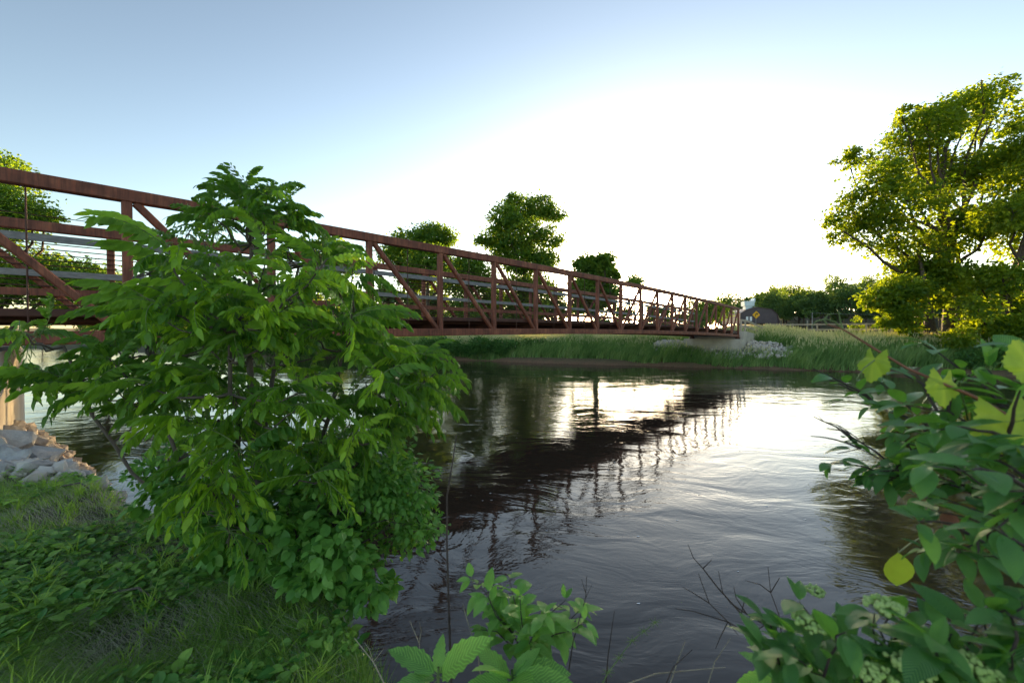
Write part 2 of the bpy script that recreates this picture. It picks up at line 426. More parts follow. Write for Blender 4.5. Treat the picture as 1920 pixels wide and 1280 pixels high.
def axis_lines(segs):
    out = []
    for a, b, st in segs: out.append(np.arange(a, b, st))
    return np.unique(np.round(np.concatenate(out), 4))
gx = axis_lines([(-3000, -400, 200), (-400, -60, 20), (-60, -14, 1.0), (-14, -5, .25), (-5, 4, .07), (4, 14, .4), (14, 60, 1.0), (60, 400, 12), (400, 3001, 200)])
gy = axis_lines([(-600, -60, 60), (-60, -6, 3), (-6, 0, .3), (0, 7, .07), (7, 12, .25), (12, 24, .8), (24, 56, .5), (56, 120, 3), (120, 400, 12), (400, 4001, 200)])
GX, GY = np.meshgrid(gx, gy)
GZ = height(GX, GY)
nx, ny = len(gx), len(gy)
idx = (np.arange(ny - 1)[:, None] * nx + np.arange(nx - 1)[None, :])
gf = np.stack([idx, idx + 1, idx + nx + 1, idx + nx], -1).reshape(-1, 4)
mb = MB(); mb.add(np.stack([GX, GY, GZ], -1).reshape(-1, 3), gf, smooth=True)
tag(link('ground', mb.mesh('ground', M['ground'])), 'uneven earth ground of both river banks and the field', kind='structure')
mb = MB()
wx = np.linspace(-400, 400, 9); 
mb.add([(-420, -160, 0), (420, -160, 0), (420, 240, 0), (-420, 240, 0)], [[0, 1, 2, 3]])
tag(link('river_water', mb.mesh('water', M['water'])), 'dark brown rippled river water reflecting the sky', kind='structure')

ms, nn_, oo = newmat('sun_light'); em = N(nn_, 'ShaderNodeEmission', inp={0: (1, .78, .45, 1), 1: 60.0}); nn_.links.new(em.outputs[0], oo.inputs[0])
iv = None
def ico(sub=1):
    import bmesh
    b = bmesh.new(); bmesh.ops.create_icosphere(b, subdivisions=sub, radius=1)
    v = np.array([x.co[:] for x in b.verts]); f = np.array([[y.index for y in x.verts] for x in b.faces]); b.free()
    return v, f
q = ico(3); s = MB(); s.add(q[0] * 7000 * math.tan(R(.27)), q[1], smooth=True)
tag(link('sun_disc', s.mesh('sun_disc', ms), None, tuple(np.array(SUN_DIR) * 7000)), 'low glowing sun seen through the bridge', kind='structure')
# ------------------------------------------------------------------ bridge
PL = 2.1
BO = V(-.2744 * PL, 6.0977 * PL, 0)
PH = .7403
BD = V(math.sin(PH), math.cos(PH), 0); BP = V(-math.cos(PH), math.sin(PH), 0)
NA, NB = -5, 14
HT = 1.0819 * PL
WB = 1.78 * PL
def zb(n): return EYE + (.0601 - .0012 * (n - 4) ** 2) * PL
def B(n, v, h): return BO + BD * n * PL + BP * v + V(0, 0, zb(n) + h)
br = empty('truss_footbridge', B(NA, WB / 2, -.2), label='long rust-brown steel truss footbridge crossing the river', cat='bridge')
b0 = np.array(br.location)
def bl(n, v, h): return B(n, v, h) - b0
def part(name, m, mat, parent, **k):
    return tag(link(name, m.mesh(name, mat), parent), **k)
ns = list(range(NA, NB + 1))
for side, v in ((0, 0.0), (1, WB)):
    s = MB(); fine = np.arange(NA, NB + .01, 1.0)
    pts = [bl(n, v, HT) for n in fine]; pts[0] = bl(NA - .04, v, HT); pts[-1] = bl(NB + .04, v, HT)
    sweep(s, pts, .16, .20); part('top_chord', s, M['rust'], br)
    s = MB(); pts = [bl(n, v, 0) for n in fine]; pts[0] = bl(NA - .04, v, 0); pts[-1] = bl(NB + .04, v, 0)
    sweep(s, pts, .16, .20); part('bottom_chord', s, M['rust'], br)
    s = MB(); beam(s, (0, 0, 0), (0, 0, HT - .20), .13, .13, up=BD, ch=.012); pm = s.mesh('post', M['rust'])
    for n in ns: link('post', pm, br, bl(n, v, .1))
    for n in ns[:-1]:
        s = MB()
        if n < 4: a, b = bl(n + .05, v, HT - .10), bl(n + .95, v, .10)
        else: a, b = bl(n + .05, v, .10), bl(n + .95, v, HT - .10)
        beam(s, a, b, .10, .115, up=np.cross(b - a, BP), ch=.02); part('diagonal', s, M['rust'], br)
s = MB(); tube(s, [(0, 0, 0), (0, 0, HT - .2)], .011, 6)
rm = s.mesh('hanger_rod', M['rust_dark'])
for n in ns[:-1]: link('hanger_rod', rm, br, bl(n + .5, -.02, .1))
# deck, floor beams, stringers
s = MB()
for n in range(NA, NB):
    a, b = bl(n, .1, .34), bl(n + 1, .1, .34); c, d = bl(n + 1, WB - .1, .34), bl(n, WB - .1, .34)
    k = V(0, 0, .06)
    s.add([a, b, c, d, a + k, b + k, c + k, d + k], [[0, 3, 2, 1], [4, 5, 6, 7], [0, 1, 5, 4], [2, 3, 7, 6]])
part('deck', s, M['deck'], br)
for n in ns:
    s = MB(); beam(s, bl(n, .08, .11), bl(n, WB - .08, .11), .12, .26); part('floor_beam', s, M['rust_dark'], br)
for v in (.45, WB / 2, WB - .45):
    s = MB(); sweep(s, [bl(n, v, .285) for n in ns], .08, .10); part('stringer', s, M['rust_dark'], br)
for v in (0.10, WB - .10):
    s = MB(); sweep(s, [bl(n, v, .37) for n in ns], .05, .12); part('edge_channel', s, M['rust_dark'], br)
# railing on the upstream truss: wooden rub rails, thin bars, toe plate
for h, wdt in ((2.02, .15), (1.30, .13)):
    for n in range(NA, NB, 2):
        e = min(n + 2, NB)
        s = MB(); beam(s, bl(n + .01, WB - .14, h), bl(e - .01, WB - .14, h), .045, wdt, ch=.006); part('rub_rail', s, M['rail_wood'], br)
for h in (1.91, 1.80, 1.69, 1.58, 1.47, 1.17, 1.05, .77, .66, .55, HT + .20):
    s = MB(); tube(s, [bl(n, WB - .10, h) for n in ns], .0125 if h < 2.2 else .009, 6); part('guard_bar', s, M['rust_dark'], br)
for h in (.92,):
    s = MB(); sweep(s, [bl(n, WB - .10, h) for n in ns], .03, .15, ch=.004); part('toe_plate', s, M['rust'], br)
for n in ns:                                       # little stanchions holding the top wire
    s = MB(); tube(s, [bl(n, WB - .10, HT + .10), bl(n, WB - .10, HT + .21)], .009, 5); part('wire_stanchion', s, M['rust_dark'], br)
def block(mb, pts_bottom, pts_top, mat=0):
    n = len(pts_bottom); v = list(pts_bottom) + list(pts_top)
    f = [[i, (i + 1) % n, (i + 1) % n + n, i + n] for i in range(n)]
    mb.add(v, f, mat); mb.add(v[:n], [list(range(n - 1, -1, -1))], mat); mb.add(v[n:], [list(range(n))], mat)
def prism(n0, n1, v0, v1, z0, z1, o):
    P = lambda n, v, z: BO + BD * n * PL + BP * v + V(0, 0, z) - o
    return [P(n0, v0, z0), P(n1, v0, z0), P(n1, v1, z0), P(n0, v1, z0)], [P(n0, v0, z1), P(n1, v0, z1), P(n1, v1, z1), P(n0, v1, z1)]
# far abutment
ab = empty('bridge_abutment', BO + BD * 14.2 * PL + V(0, 0, .6), label='pale concrete abutment carrying the far end of the bridge', cat='abutment')
o = np.array(ab.location)
zt = zb(14) - .22
s = MB(); block(s, *prism(13.55, 14.35, -.45, WB + .45, .3, zt - .05, o)); part('bearing_seat', s, M['concrete'], ab)
s = MB(); block(s, *prism(14.10, 14.5, -.35, WB + .35, zt - .053, zb(14) + .40, o)); part('back_wall', s, M['concrete'], ab)
P = lambda n, v, z: BO + BD * n * PL + BP * v + V(0, 0, z) - o
s = MB()
q = px(1440, 634, 39.5)
e0 = BO + BD * 14.5 * PL + BP * -.34; e1 = V(q[0], q[1], 0)
dd = nrm(e1 - e0); nn = V(-dd[1], dd[0], 0) * .28
block(s, [V(*(e0 + V(0, 0, .4))) - o, V(*(e1 + V(0, 0, .8))) - o, V(*(e1 + nn + V(0, 0, .8))) - o, V(*(e0 + nn + V(0, 0, .4))) - o],
      [V(*(e0 + V(0, 0, zb(14) + .397))) - o, V(*(e1 + V(0, 0, 2.45))) - o, V(*(e1 + nn + V(0, 0, 2.45))) - o, V(*(e0 + nn + V(0, 0, zb(14) + .397))) - o])
part('wing_wall', s, M['concrete'], ab)
for v in (0, WB):
    s = MB(); block(s, *prism(13.85, 14.05, v - .14, v + .14, zt - .05, zb(14) - .101, o)); part('bearing_pad', s, M['rust_dark'], ab)
# near abutment
ab = empty('bridge_abutment', BO + BD * -4.8 * PL + V(0, 0, .6), label='concrete abutment under the near end of the bridge beside the grey boulders', cat='abutment')
o = np.array(ab.location)
s = MB(); block(s, *prism(-5.5, -4.62, -.35, WB + .45, -.3, zb(-5) - .16, o)); part('bearing_seat', s, M['concrete'], ab)
s = MB(); block(s, *prism(-5.9, -5.3, -.36, WB + .46, zb(-5) - .163, zb(-5) + .6, o)); part('back_wall', s, M['concrete'], ab)

# ------------------------------------------------------------------ stones
def ico(sub=1):
    import bmesh
    b = bmesh.new(); bmesh.ops.create_icosphere(b, subdivisions=sub, radius=1)
    v = np.array([x.co[:] for x in b.verts]); f = np.array([[y.index for y in x.verts] for x in b.faces]); b.free()
    return v, f
ICO1, ICO2, ICO3 = ico(1), ico(2), ico(3)
def rock_shape(seed, tv, cuts=9):
    r = np.random.default_rng(seed); v = tv.copy()
    for _ in range(cuts):                       # cut with random planes: broken faces
        d = nrm(r.normal(size=3)); k = r.uniform(.42, .78)
        h = v @ d; over = h > k
        v[over] -= d * (h[over] - k)[:, None]
    v += r.normal(size=v.shape) * .018
    return v * np.array([1, r.uniform(.6, .9), r.uniform(.45, .75)])
rocks = []
for k in range(6):
    s = MB(); s.add(rock_shape(50 + k, ICO2[0], 26), ICO2[1]); rocks.append(s.mesh('boulder', M['stone']))
rr = np.random.default_rng(3)
bould = [(20, 815, 5.3, .42), (75, 835, 5.1, .34), (140, 845, 5.2, .18), (15, 865, 4.7, .20), (65, 868, 4.75, .15), (112, 870, 4.8, .14), (165, 828, 5.6, .14), (190, 850, 5.2, .12), (215, 858, 5.2, .10), (50, 788, 6.0, .26), (100, 800, 5.8, .18), (5, 788, 5.8, .3), (130, 820, 5.6, .12), (235, 850, 5.4, .09), (90, 858, 4.95, .13), (35, 885, 4.5, .10), (150, 872, 4.85, .09), (262, 845, 5.6, .10), (-40, 840, 5.0, .35), (-90, 800, 5.4, .3), (185, 810, 6.1, .13), (225, 818, 6.2, .12)]
bould += [(30, 835, 4.6, .2), (120, 862, 4.35, .16), (190, 872, 4.45, .14), (240, 862, 4.7, .12), (280, 858, 4.9, .11), (70, 885, 4.2, .15), (5, 900, 4.1, .17), (160, 890, 4.3, .1), (210, 838, 5.0, .13), (255, 835, 5.4, .12), (300, 850, 5.2, .1)]
names = ['large pale boulder at the left edge above the water', 'large grey slab boulder leaning beside the left boulder', 'angular grey stone right of the large slab']
for i, (x, y, d, r_) in enumerate(bould):
    p = px(x, y, d); z = float(height(p[0], p[1]))
    lab = names[i] if i < 3 else 'broken grey limestone chunk in the pile beneath the bridge'
    o = link('boulder', rocks[i % 6], None, (p[0], p[1], z + r_ * .25), (rr.uniform(-.4, .4), rr.uniform(-.4, .4), rr.uniform(0, 6)), r_ * 1.2)
    tag(o, lab, 'rock', 'broken stones heaped under the near end of the bridge')
for (x, y, d, r_, lab) in ((150, 1195, 2.05, .10, 'flat tan rock half buried in the bank grass'), (455, 1276, 1.78, .075, 'pale stone at the bottom edge left of its neighbour'), (525, 1278, 1.78, .07, 'pale stone at the bottom edge nearest the water')):
    p = px(x, y, d); z = float(height(p[0], p[1]))
    tag(link('rock', rocks[int(x) % 6], None, (p[0], p[1], z + r_ * .2), (.1, .05, x), r_), lab, 'rock')
def heap(name, pts, sizes, mat, label, seed):
    s = MB(); r = np.random.default_rng(seed)
    vs = [rock_shape(seed * 10 + i, ICO1[0], 5) for i in range(6)]
    for p, q in zip(pts, sizes):
        a = nrm(r.normal(size=3)); bs = basis(a, nrm(r.normal(size=3)))
        s.add((vs[r.integers(6)] * q) @ bs + p, ICO1[1], tone=r.uniform())
    return tag(link(name, s.mesh(name, mat)), label, kind='stuff')
pts, sz = [], []
r = np.random.default_rng(11)
for i in range(1500):
    n = r.uniform(12.8, 15.0); v = r.uniform(-3.7, WB + 3.0)
    p = BO + BD * n * PL + BP * v
    if float(height(p[0], p[1])) < .55: continue
    if n > 13.5 and -.5 < v < WB + .5: continue
    p = p + V(0, 0, float(height(p[0], p[1])) + .05 + .5 * float(smooth01((n - 12.7) / .8)) * r.uniform(.35, .8)); 
    if n > 14.3 and v > -.3: continue
    pts.append(p); sz.append(r.uniform(.10, .24))
heap('riprap', pts, sz, M['stone_warm'], 'pale broken riprap stones around the far abutment', 21)
pts, sz = [], []
for i in range(1500):
    y_ = r.uniform(3.9, 8); x_ = y_ * r.uniform(-1.5, -.82)
    yn = np.interp(x_, NS[:, 0], NS[:, 1])
    if y_ > yn + .3 or y_ < yn - 2.6: continue
    pts.append(V(x_, y_, float(height(x_, y_)) + .01)); sz.append(r.uniform(.03, .08) if r.uniform() < .7 else r.uniform(.08, .15))
heap('rubble', pts, sz, M['stone_warm'], 'small broken rubble between the boulders on the near bank', 22)

# ------------------------------------------------------------------ fences, sign, barn, pole
def fence(label, posts, hgt, ph=1.25):
    f = empty('wooden_fence', posts[0], label=label, cat='fence'); o = np.array(posts[0])
    for p in posts:
        s = MB(); p = np.array(p) - o; beam(s, p - V(0, 0, .3), p + V(0, 0, ph), .13, .13, up=(0, 1, 0)); part('post', s, M['fence'], f)
    for a, b in zip(posts[:-1], posts[1:]):
        a, b = np.array(a) - o, np.array(b) - o
        dd = nrm(b - a); off = V(dd[1], -dd[0], 0) * .085
        for h in hgt:
            s = MB(); beam(s, a + off + V(0, 0, h), b + off + V(0, 0, h), .04, .17, ch=.006); part('rail', s, M['fence'], f)
    return f
def on_ground(p, dz=0): return (p[0], p[1], float(height(p[0], p[1])) + dz)
def gp(x, yb, d): p = px(x, yb, d); return (p[0], p[1], p[2])
fence('weathered two-rail wooden fence along the path beyond the meadow', [gp(x, 625, d) for x, d in zip(range(1440, 1760, 46), np.linspace(46, 41, 7))], (.42, .98), 1.1)
fence('tan wooden handrail running down from the far end of the bridge', [gp(1389, 621, 35.2), gp(1397, 621, 36.2), gp(1428, 633, 38.8), gp(1446, 634, 41)], (.45, .95), 1.05)
# warning sign
sp_ = px(1418, 590, 58)
sg = empty('road_sign', on_ground(sp_), label='yellow diamond road sign with a black arrow bending right', cat='sign')
o = np.array(sg.location)
s = MB(); zc = sp_[2] - o[2]
beam(s, (0, .06, 0), (0, .06, zc + .3), .06, .06, up=(0, 1, 0)); part('pole', s, M['pole'], sg)
def diamond(s, r_, y0, y1, c=.07):
    pr = []
    for a in range(4):
        for e in (-c, c):
            an = a * math.pi / 2 + e
            pr.append((r_ * math.cos(an), r_ * math.sin(an)))
    n = len(pr); v = [(x, y0, z + zc) for x, z in pr] + [(x, y1, z + zc) for x, z in pr]
    s.add(v, [[i, (i + 1) % n, (i + 1) % n + n, i + n] for i in range(n)]); s.add(v[:n], [list(range(n))]); s.add(v[n:], [list(range(n - 1, -1, -1))])
s = MB(); diamond(s, .53, 0, .02); part('sign_plate', s, M['yellow'], sg)
s = MB(); diamond(s, .55, .022, .028); part('border', s, M['black'], sg)
s = MB(); a = np.linspace(math.pi, math.pi * .45, 7); pts = [(-.13, -.008, zc - .28)] + [(-.13 + .16 + .16 * math.cos(t), -.008, zc - .02 + .16 * math.sin(t)) for t in a]
sweep(s, pts, .012, .09, up=(0, 1, 0.001), ch=.002) if False else None
for p0, p1 in zip(pts[:-1], pts[1:]):
    d_ = nrm(np.array(p1) - np.array(p0)); beam(s, p0, np.array(p1) + d_ * .02, .085, .012, up=(0, 1, 0), ch=.002)
e = np.array(pts[-1]); s.add([e + V(.0, -.006, .15), e + V(.24, -.006, -.02), e + V(0, -.006, -.16), e + V(0, .004, .15), e + V(.24, .004, -.02), e + V(0, .004, -.16)], [[0, 2, 1]]);
part('arrow', s, M['black'], sg)
# barn
bp_ = px(1424, 606, 105)
bn = empty('barn', (bp_[0], bp_[1], 1.5), rot=(0, 0, R(-8)), label='dark barn with a gambrel end and silver cupola below the woods', cat='barn')
prof = [(-4.9, 0), (-4.9, 1.4), (-3.2, 3.2), (0, 4.6), (3.2, 3.2), (4.9, 1.4), (4.9, 0)]
prof = [(-9.4 / 2, 0), (-4.7, 2.6), (-3.6, 3.3), (-.8, 4.2), (3.0, 3.5), (4.2, 2.2), (4.7, 0)]
zo = bp_[2] - 1.5
s = MB(); n = len(prof); v = [(x, 0, z) for x, z in prof] + [(x, 12, z) for x, z in prof]
s.add(v, [[n - 1, 0, n, 2 * n - 1]]); s.add(v[:n], [list(range(n))]); s.add(v[n:], [list(range(n - 1, -1, -1))])
for v_ in s.v: v_[:, 2] += 0
bodyz = zo
w_ = part('wall', s, M['barn'], bn); w_.location.z = bodyz
for a, b in zip(prof[:-1], prof[1:]):
    s = MB(); d_ = nrm(V(b[0] - a[0], 0, b[1] - a[1])); nv = V(-d_[2], 0, d_[0]) * .08
    A0, A1 = V(a[0], -.3, a[1]), V(b[0], -.3, b[1]); C = V(0, 12.6, 0); nv0 = nv * .02
    block(s, [A0 + nv0, A1 + nv0, A1 + C + nv0, A0 + C + nv0], [A0 + nv, A1 + nv, A1 + C + nv, A0 + C + nv]); part('roof_panel', s, M['barn_roof'], bn).location.z = bodyz
for k in range(12):
    x = -4.3 + k * .78
    s = MB(); beam(s, (x, -.02, .05), (x, -.02, 2.3), .05, .05, up=(0, 1, 0)); part('siding_batten', s, M['barn'], bn).location.z = bodyz
for x in (-3.0, -2.1):
    s = MB(); beam(s, (x, -.03, .6), (x, -.03, 1.75), .55, .06, up=(0, 1, 0), ch=.01); part('window', s, M['white'], bn).location.z = bodyz
s = MB(); block(s, [(-2.6, 2, 3.4), (-.9, 2, 3.4), (-.9, 3.7, 3.4), (-2.6, 3.7, 3.4)], [(-2.6, 2, 4.6), (-.9, 2, 4.6), (-.9, 3.7, 4.6), (-2.6, 3.7, 4.6)])
block(s, [(-2.95, 1.7, 4.61), (-.55, 1.7, 4.61), (-.55, 4.0, 4.61), (-2.95, 4.0, 4.61)], [(-3.0, 1.7, 5.9), (-.5, 1.7, 5.95), (-.5, 4.0, 5.95), (-3.0, 4.0, 5.9)])
block(s, [(-.75, 1.65, 5.7), (-.35, 1.65, 5.7), (-.35, 4.0, 5.7), (-.75, 4.0, 5.7)], [(-.5, 1.65, 6.7), (-.35, 1.65, 6.7), (-.35, 4.0, 6.7), (-.5, 4.0, 6.7)])
part('cupola', s, M['silver'], bn).location.z = bodyz
# utility poles and wire
pt_ = px(1523, 586, 90)
up_ = empty('utility_pole', on_ground(pt_), label='thin grey pole standing behind the fence before the woods', cat='pole')
o = np.array(up_.location); s = MB(); tube(s, [(0, 0, 0), (0, 0, pt_[2] - o[2])], [.10, .07], 8); part('shaft', s, M['pole'], up_)
q2 = px(1985, 572, 80); p2 = empty('utility_pole', on_ground(q2), label='grey utility pole behind the tall tree on the right', cat='pole')
o2 = np.array(p2.location); s = MB(); tube(s, [(0, 0, 0), (0, 0, q2[2] - o2[2])], [.17, .12], 8); part('shaft', s, M['pole'], p2)
s = MB(); tube(s, curve(pt_ - V(0, 0, .1), q2 - V(0, 0, .1), (0, 0, -.9), 12), .022, 5); tag(link('overhead_wire', s.mesh('wire', M['pole'])), 'thin wire strung from the grey pole across the dark woods', 'wire')
pt2 = px(1514, 600, 50); s = MB(); beam(s, (0, 0, 0), (0, 0, pt2[2] - float(height(pt2[0], pt2[1]))), .13, .13, up=(0, 1, 0))
tag(link('marker_post', s.mesh('marker_post', M['pole']), None, on_ground(pt2)), 'pale short post rising above the path fence', 'post')

# ------------------------------------------------------------------ trees
LQ = np.array([(0, 0, 0), (.5, .34, .08), (1, 0, -.12), (.5, -.34, .08)], float); LF = np.array([[0, 1, 2], [0, 2, 3]])
def blobs(mb, centers, radii, nleaf, size, r, mat=0, squash=.8, clump=28, wind=(0, 0, 0), csize=.33, tone_by=None):
    """leaf faces gathered in clumps through ellipsoid lobes"""
    centers = np.asarray(centers); radii = np.asarray(radii)
    if radii.ndim == 1: radii = np.stack([radii] * 3, 1)
    vol = radii.prod(1) ** .75; k = r.choice(len(centers), size=max(1, nleaf // clump), p=vol / vol.sum())
    d = nrm(r.normal(size=(len(k), 3))); rad = r.uniform(.12, 1, size=len(k)) ** .42
    cc = centers[k] + d * rad[:, None] * radii[k] * np.array([1, 1, squash])
    cs = radii[k].mean(1) * csize * r.uniform(.6, 1.3, len(k))
    ci = np.repeat(np.arange(len(k)), clump)
    g = r.normal(size=(len(ci), 3)) * np.array([.62, .62, .34])
    org = cc[ci] + g * cs[ci][:, None]
    out = nrm(g + d[ci] * .8 + np.asarray(wind))
    ax = nrm(out * .8 + r.normal(size=org.shape) * .7 + np.array([0, 0, -.35]) + np.asarray(wind) * 1.5)
    up = nrm(r.normal(size=org.shape) * .55 + np.array([0, 0, 1.0]))
    ct = np.clip(r.normal(.45, .22, len(k)), 0, 1)
    tone = np.clip(ct[ci] + r.normal(0, .13, len(ci)), 0, .95)
    scatter(mb, LQ, LF, org, basis(ax, up), size * r.uniform(.65, 1.35, len(org)), mat, tone)
    return cc
def limbs(mb, trunk, rad0, targets, r, thick=.35, sub=None, mat=0):
    """tapered trunk and limbs that reach the lobes; sub = clump centres that get twigs"""
    trunk = np.asarray(trunk); n = len(trunk); rads = np.linspace(rad0, rad0 * .25, n)
    rads[0] *= 1.35
    tube(mb, trunk, rads, 9, mat)
    ends = []
    for t in targets:
        zs = trunk[:, 2]; zt_ = zs[0] + (t[2] - zs[0]) * r.uniform(.35, .7)
        i = int(np.clip(np.searchsorted(zs, zt_), 1, n - 1)); a = (zt_ - zs[i - 1]) / max(1e-6, zs[i] - zs[i - 1]); a = np.clip(a, 0, 1)
        s0 = trunk[i - 1] * (1 - a) + trunk[i] * a; rr0 = (rads[i - 1] * (1 - a) + rads[i] * a) * .6
        L = np.linalg.norm(t - s0); c = curve(s0, t, (0, 0, -.08 * L), 6, .03 * L, r)
        tube(mb, c, np.linspace(rr0, rr0 * .22, 6), 6, mat); ends.append((c, rr0))
    if sub is not None:
        allp = np.concatenate([c[2:] for c, _ in ends]); rp = np.concatenate([np.linspace(q * .7, q * .25, 4) for _, q in ends])
        for p in sub:
            j = np.argmin(((allp - p) ** 2).sum(1)); L = np.linalg.norm(p - allp[j])
            tube(mb, curve(allp[j], p, (0, 0, .06 * L), 4, .04 * L, r), np.linspace(min(rp[j], rad0 * .15) * .6, .012, 4), 4, mat)
def lobe_tree(name, label, cat, base, trunk, lobes, rad0, nleaf, size, leafm, seed, group=None, wind=(0, 0, 0), twigs=90, clump=28, csize=.33, squash=.8):
    r = np.random.default_rng(seed)
    t = empty(name, base, label=label, cat=cat, group=group); o = np.asarray(base, float)
    C = np.array([l[0] for l in lobes]) - o; Rr = np.array([l[1] for l in lobes], float)
    s = MB(); cc = blobs(s, C, Rr, nleaf, size, r, wind=wind, clump=clump, csize=csize, squash=squash)
    part('crown', s, leafm, t)
    s = MB(); sub = cc[r.choice(len(cc), min(twigs, len(cc)), replace=False)]
    limbs(s, np.asarray(trunk) - o, rad0, C, r, sub=sub); part('trunk', s, M['bark'], t)
    return t
def pxl(lst, d, spread, seed, ratio=1.0):
    """lobes given as photo x, y, radius in photo pixels, set at about depth d"""
    r = np.random.default_rng(seed); out = []
    for (x, y, q) in lst:
        dd = d + r.uniform(-spread, spread); rad = q / FPX * dd
        out.append((px(x, y, dd), (rad, rad * ratio, rad * .85)))
    return out
# tall tree on the right bank
d = 34
lob = [(1600, 400, 40), (1575, 440, 22), (1640, 340, 45), (1690, 290, 50), (1740, 240, 48), (1800, 210, 48), (1850, 175, 34), (1890, 165, 20), (1870, 230, 40), (1700, 380, 55), (1770, 330, 60), (1840, 320, 55), (1650, 440, 45), (1900, 300, 45), (1720, 470, 48), (1800, 430, 55), (1870, 410, 50), (1760, 210, 32), (1840, 150, 18), (1690, 215, 22), (1590, 300, 20), (1560, 420, 14), (1610, 290, 18)]
base = px(1780, 640, d); base[2] = height(base[0], base[1])
trunk = [base, px(1781, 560, d), px(1780, 480, d), px(1776, 420, d), px(1765, 350, d), px(1772, 280, d), px(1800, 220, d)]
lobe_tree('shade_tree', 'tall windswept tree with a dark upright trunk on the right bank', 'tree', base, trunk, pxl(lob, d, 3.2, 1, 1.3), .42, 33000, .30, M['L_tree'], 5, wind=(.35, 0, .1), twigs=320, clump=26, csize=.29)
lob = [(1690, 545, 38), (1650, 560, 26), (1720, 510, 36), (1700, 585, 26), (1745, 560, 24), (1760, 520, 34), (1670, 598, 20), (1705, 618, 15)]
base = px(1746, 642, 32); base[2] = height(base[0], base[1]); trunk = [base, px(1742, 590, 32), px(1735, 540, 32), px(1722, 470, 32)]
lobe_tree('shade_tree', 'yellow-lit low tree with a thick short trunk left of the tall tree', 'tree', base, trunk, pxl(lob, 32, 2.2, 2, 1.2), .36, 14000, .28, M['L_tree'], 6, wind=(.2, 0, 0), twigs=100, clump=24, csize=.36)
lob = [(1900, 400, 48), (1950, 330, 60), (1910, 290, 32), (1960, 450, 60), (1880, 520, 42), (1840, 540, 34), (1930, 560, 50), (1830, 580, 34), (1880, 590, 40), (1990, 250, 60), (1820, 500, 26), (2010, 380, 60)]
base = px(1880, 640, 30); base[2] = height(base[0], base[1]); trunk = [base, px(1888, 560, 30), px(1908, 490, 30), px(1945, 410, 30), px(1960, 300, 30)]
lobe_tree('shade_tree', 'leaning tree cut by the right edge of the picture', 'tree', base, trunk, pxl(lob, 30, 2.5, 3, 1.2), .34, 22000, .28, M['L_tree'], 7, wind=(.2, 0, 0), twigs=150, clump=24, csize=.36)
# bushes at the right bank
def bush(label, lst, d, n, size, mat, seed, spread=1.0, name='riverside_bush', group='bushes on the right bank below the tall tree'):
    r = np.random.default_rng(seed); lb = pxl(lst, d, spread, seed)
    b = lb[0][0].copy(); b[2] = height(b[0], b[1]); o = b
    t = empty(name, b, label=label, cat='bush', group=group)
    s = MB(); C = np.array([l[0] for l in lb]) - o; C[:, 2] = np.maximum(C[:, 2], .1)
    blobs(s, C, np.array([l[1] for l in lb]), n, size, r, clump=20, csize=.4); part('crown', s, mat, t)
    s = MB()
    for c in C: tube(s, curve((r.normal() * .1, r.normal() * .1, -.05), c, (0, 0, .1), 5, .05, r), np.linspace(.04, .01, 5), 5)
    part('stem', s, M['bark'], t)
    return t
bush('yellow-lit bush under the leaning tree at the right', [(1840, 620, 30), (1800, 630, 24), (1875, 610, 30), (1910, 615, 34), (1860, 640, 24)], 28.5, 6500, .22, M['L_tree'], 31)
bush('dark green bush hanging over the water at the right edge', [(1900, 660, 32), (1860, 665, 28), (1825, 672, 24), (1935, 670, 36), (1880, 685, 22), (1915, 690, 24)], 27, 8000, .17, M['L_bush'], 32)
bush('low dark bush between the reeds and the tall tree roots', [(1760, 655, 20), (1790, 660, 20), (1735, 652, 15)], 29.5, 3000, .18, M['L_bush'], 33)
bush('small yellow-green sapling in front of the path fence', [(1607, 600, 8), (1603, 612, 9), (1614, 616, 8), (1607, 624, 8), (1620, 624, 5)], 44, 700, .22, M['L_tree'], 34, .3, 'sapling', None)
# trees behind the bridge
def midtree(label, lst, trunkpx, d, n, seed, size=.36, rad=.35, spread=3.0, mat='L_mid', ratio=1.1, csize=.36):
    tp = [px(x, y, d) for x, y in trunkpx]; tp[0][2] = height(tp[0][0], tp[0][1])
    lobe_tree('broadleaf_tree', label, 'tree', tp[0], tp, pxl([(a, b, c * 1.18) for a, b, c in lst], d, spread, seed, ratio), rad, n, size, M[mat], seed, 'trees beyond the bridge', twigs=120, clump=22, csize=csize)
midtree('tallest round-crowned tree rising above the middle of the bridge', [(975, 395, 30), (1010, 390, 26), (945, 405, 24), (1035, 400, 20), (925, 445, 24), (1030, 445, 24), (975, 440, 40), (985, 490, 34), (1020, 490, 24), (905, 452, 12), (945, 480, 22), (965, 372, 13), (1008, 535, 26), (960, 540, 26), (990, 570, 30)],
        [(985, 625), (984, 560), (982, 510), (978, 450), (976, 395)], 62, 30000, 41, .40, .45)
midtree('broad tree above the bridge left of the tallest one', [(810, 440, 26), (770, 455, 28), (835, 445, 18), (750, 480, 30), (800, 490, 34), (850, 500, 24), (780, 520, 30)],
        [(800, 625), (802, 540), (800, 440)], 58, 19000, 42, .38)
midtree('small golden tree showing through the bridge beside the foreground foliage', [(628, 460, 20), (640, 480, 18), (600, 465, 20), (660, 500, 20), (615, 500, 24)],
        [(625, 625), (625, 540), (625, 460)], 60, 7000, 43, .38, .25)
midtree('yellow-edged tree half hidden behind the bridge near its tallest neighbour', [(880, 500, 26), (900, 520, 26), (860, 530, 28), (905, 560, 24), (870, 575, 26)],
        [(885, 625), (885, 560), (885, 500)], 52, 12000, 44, .32, .28)
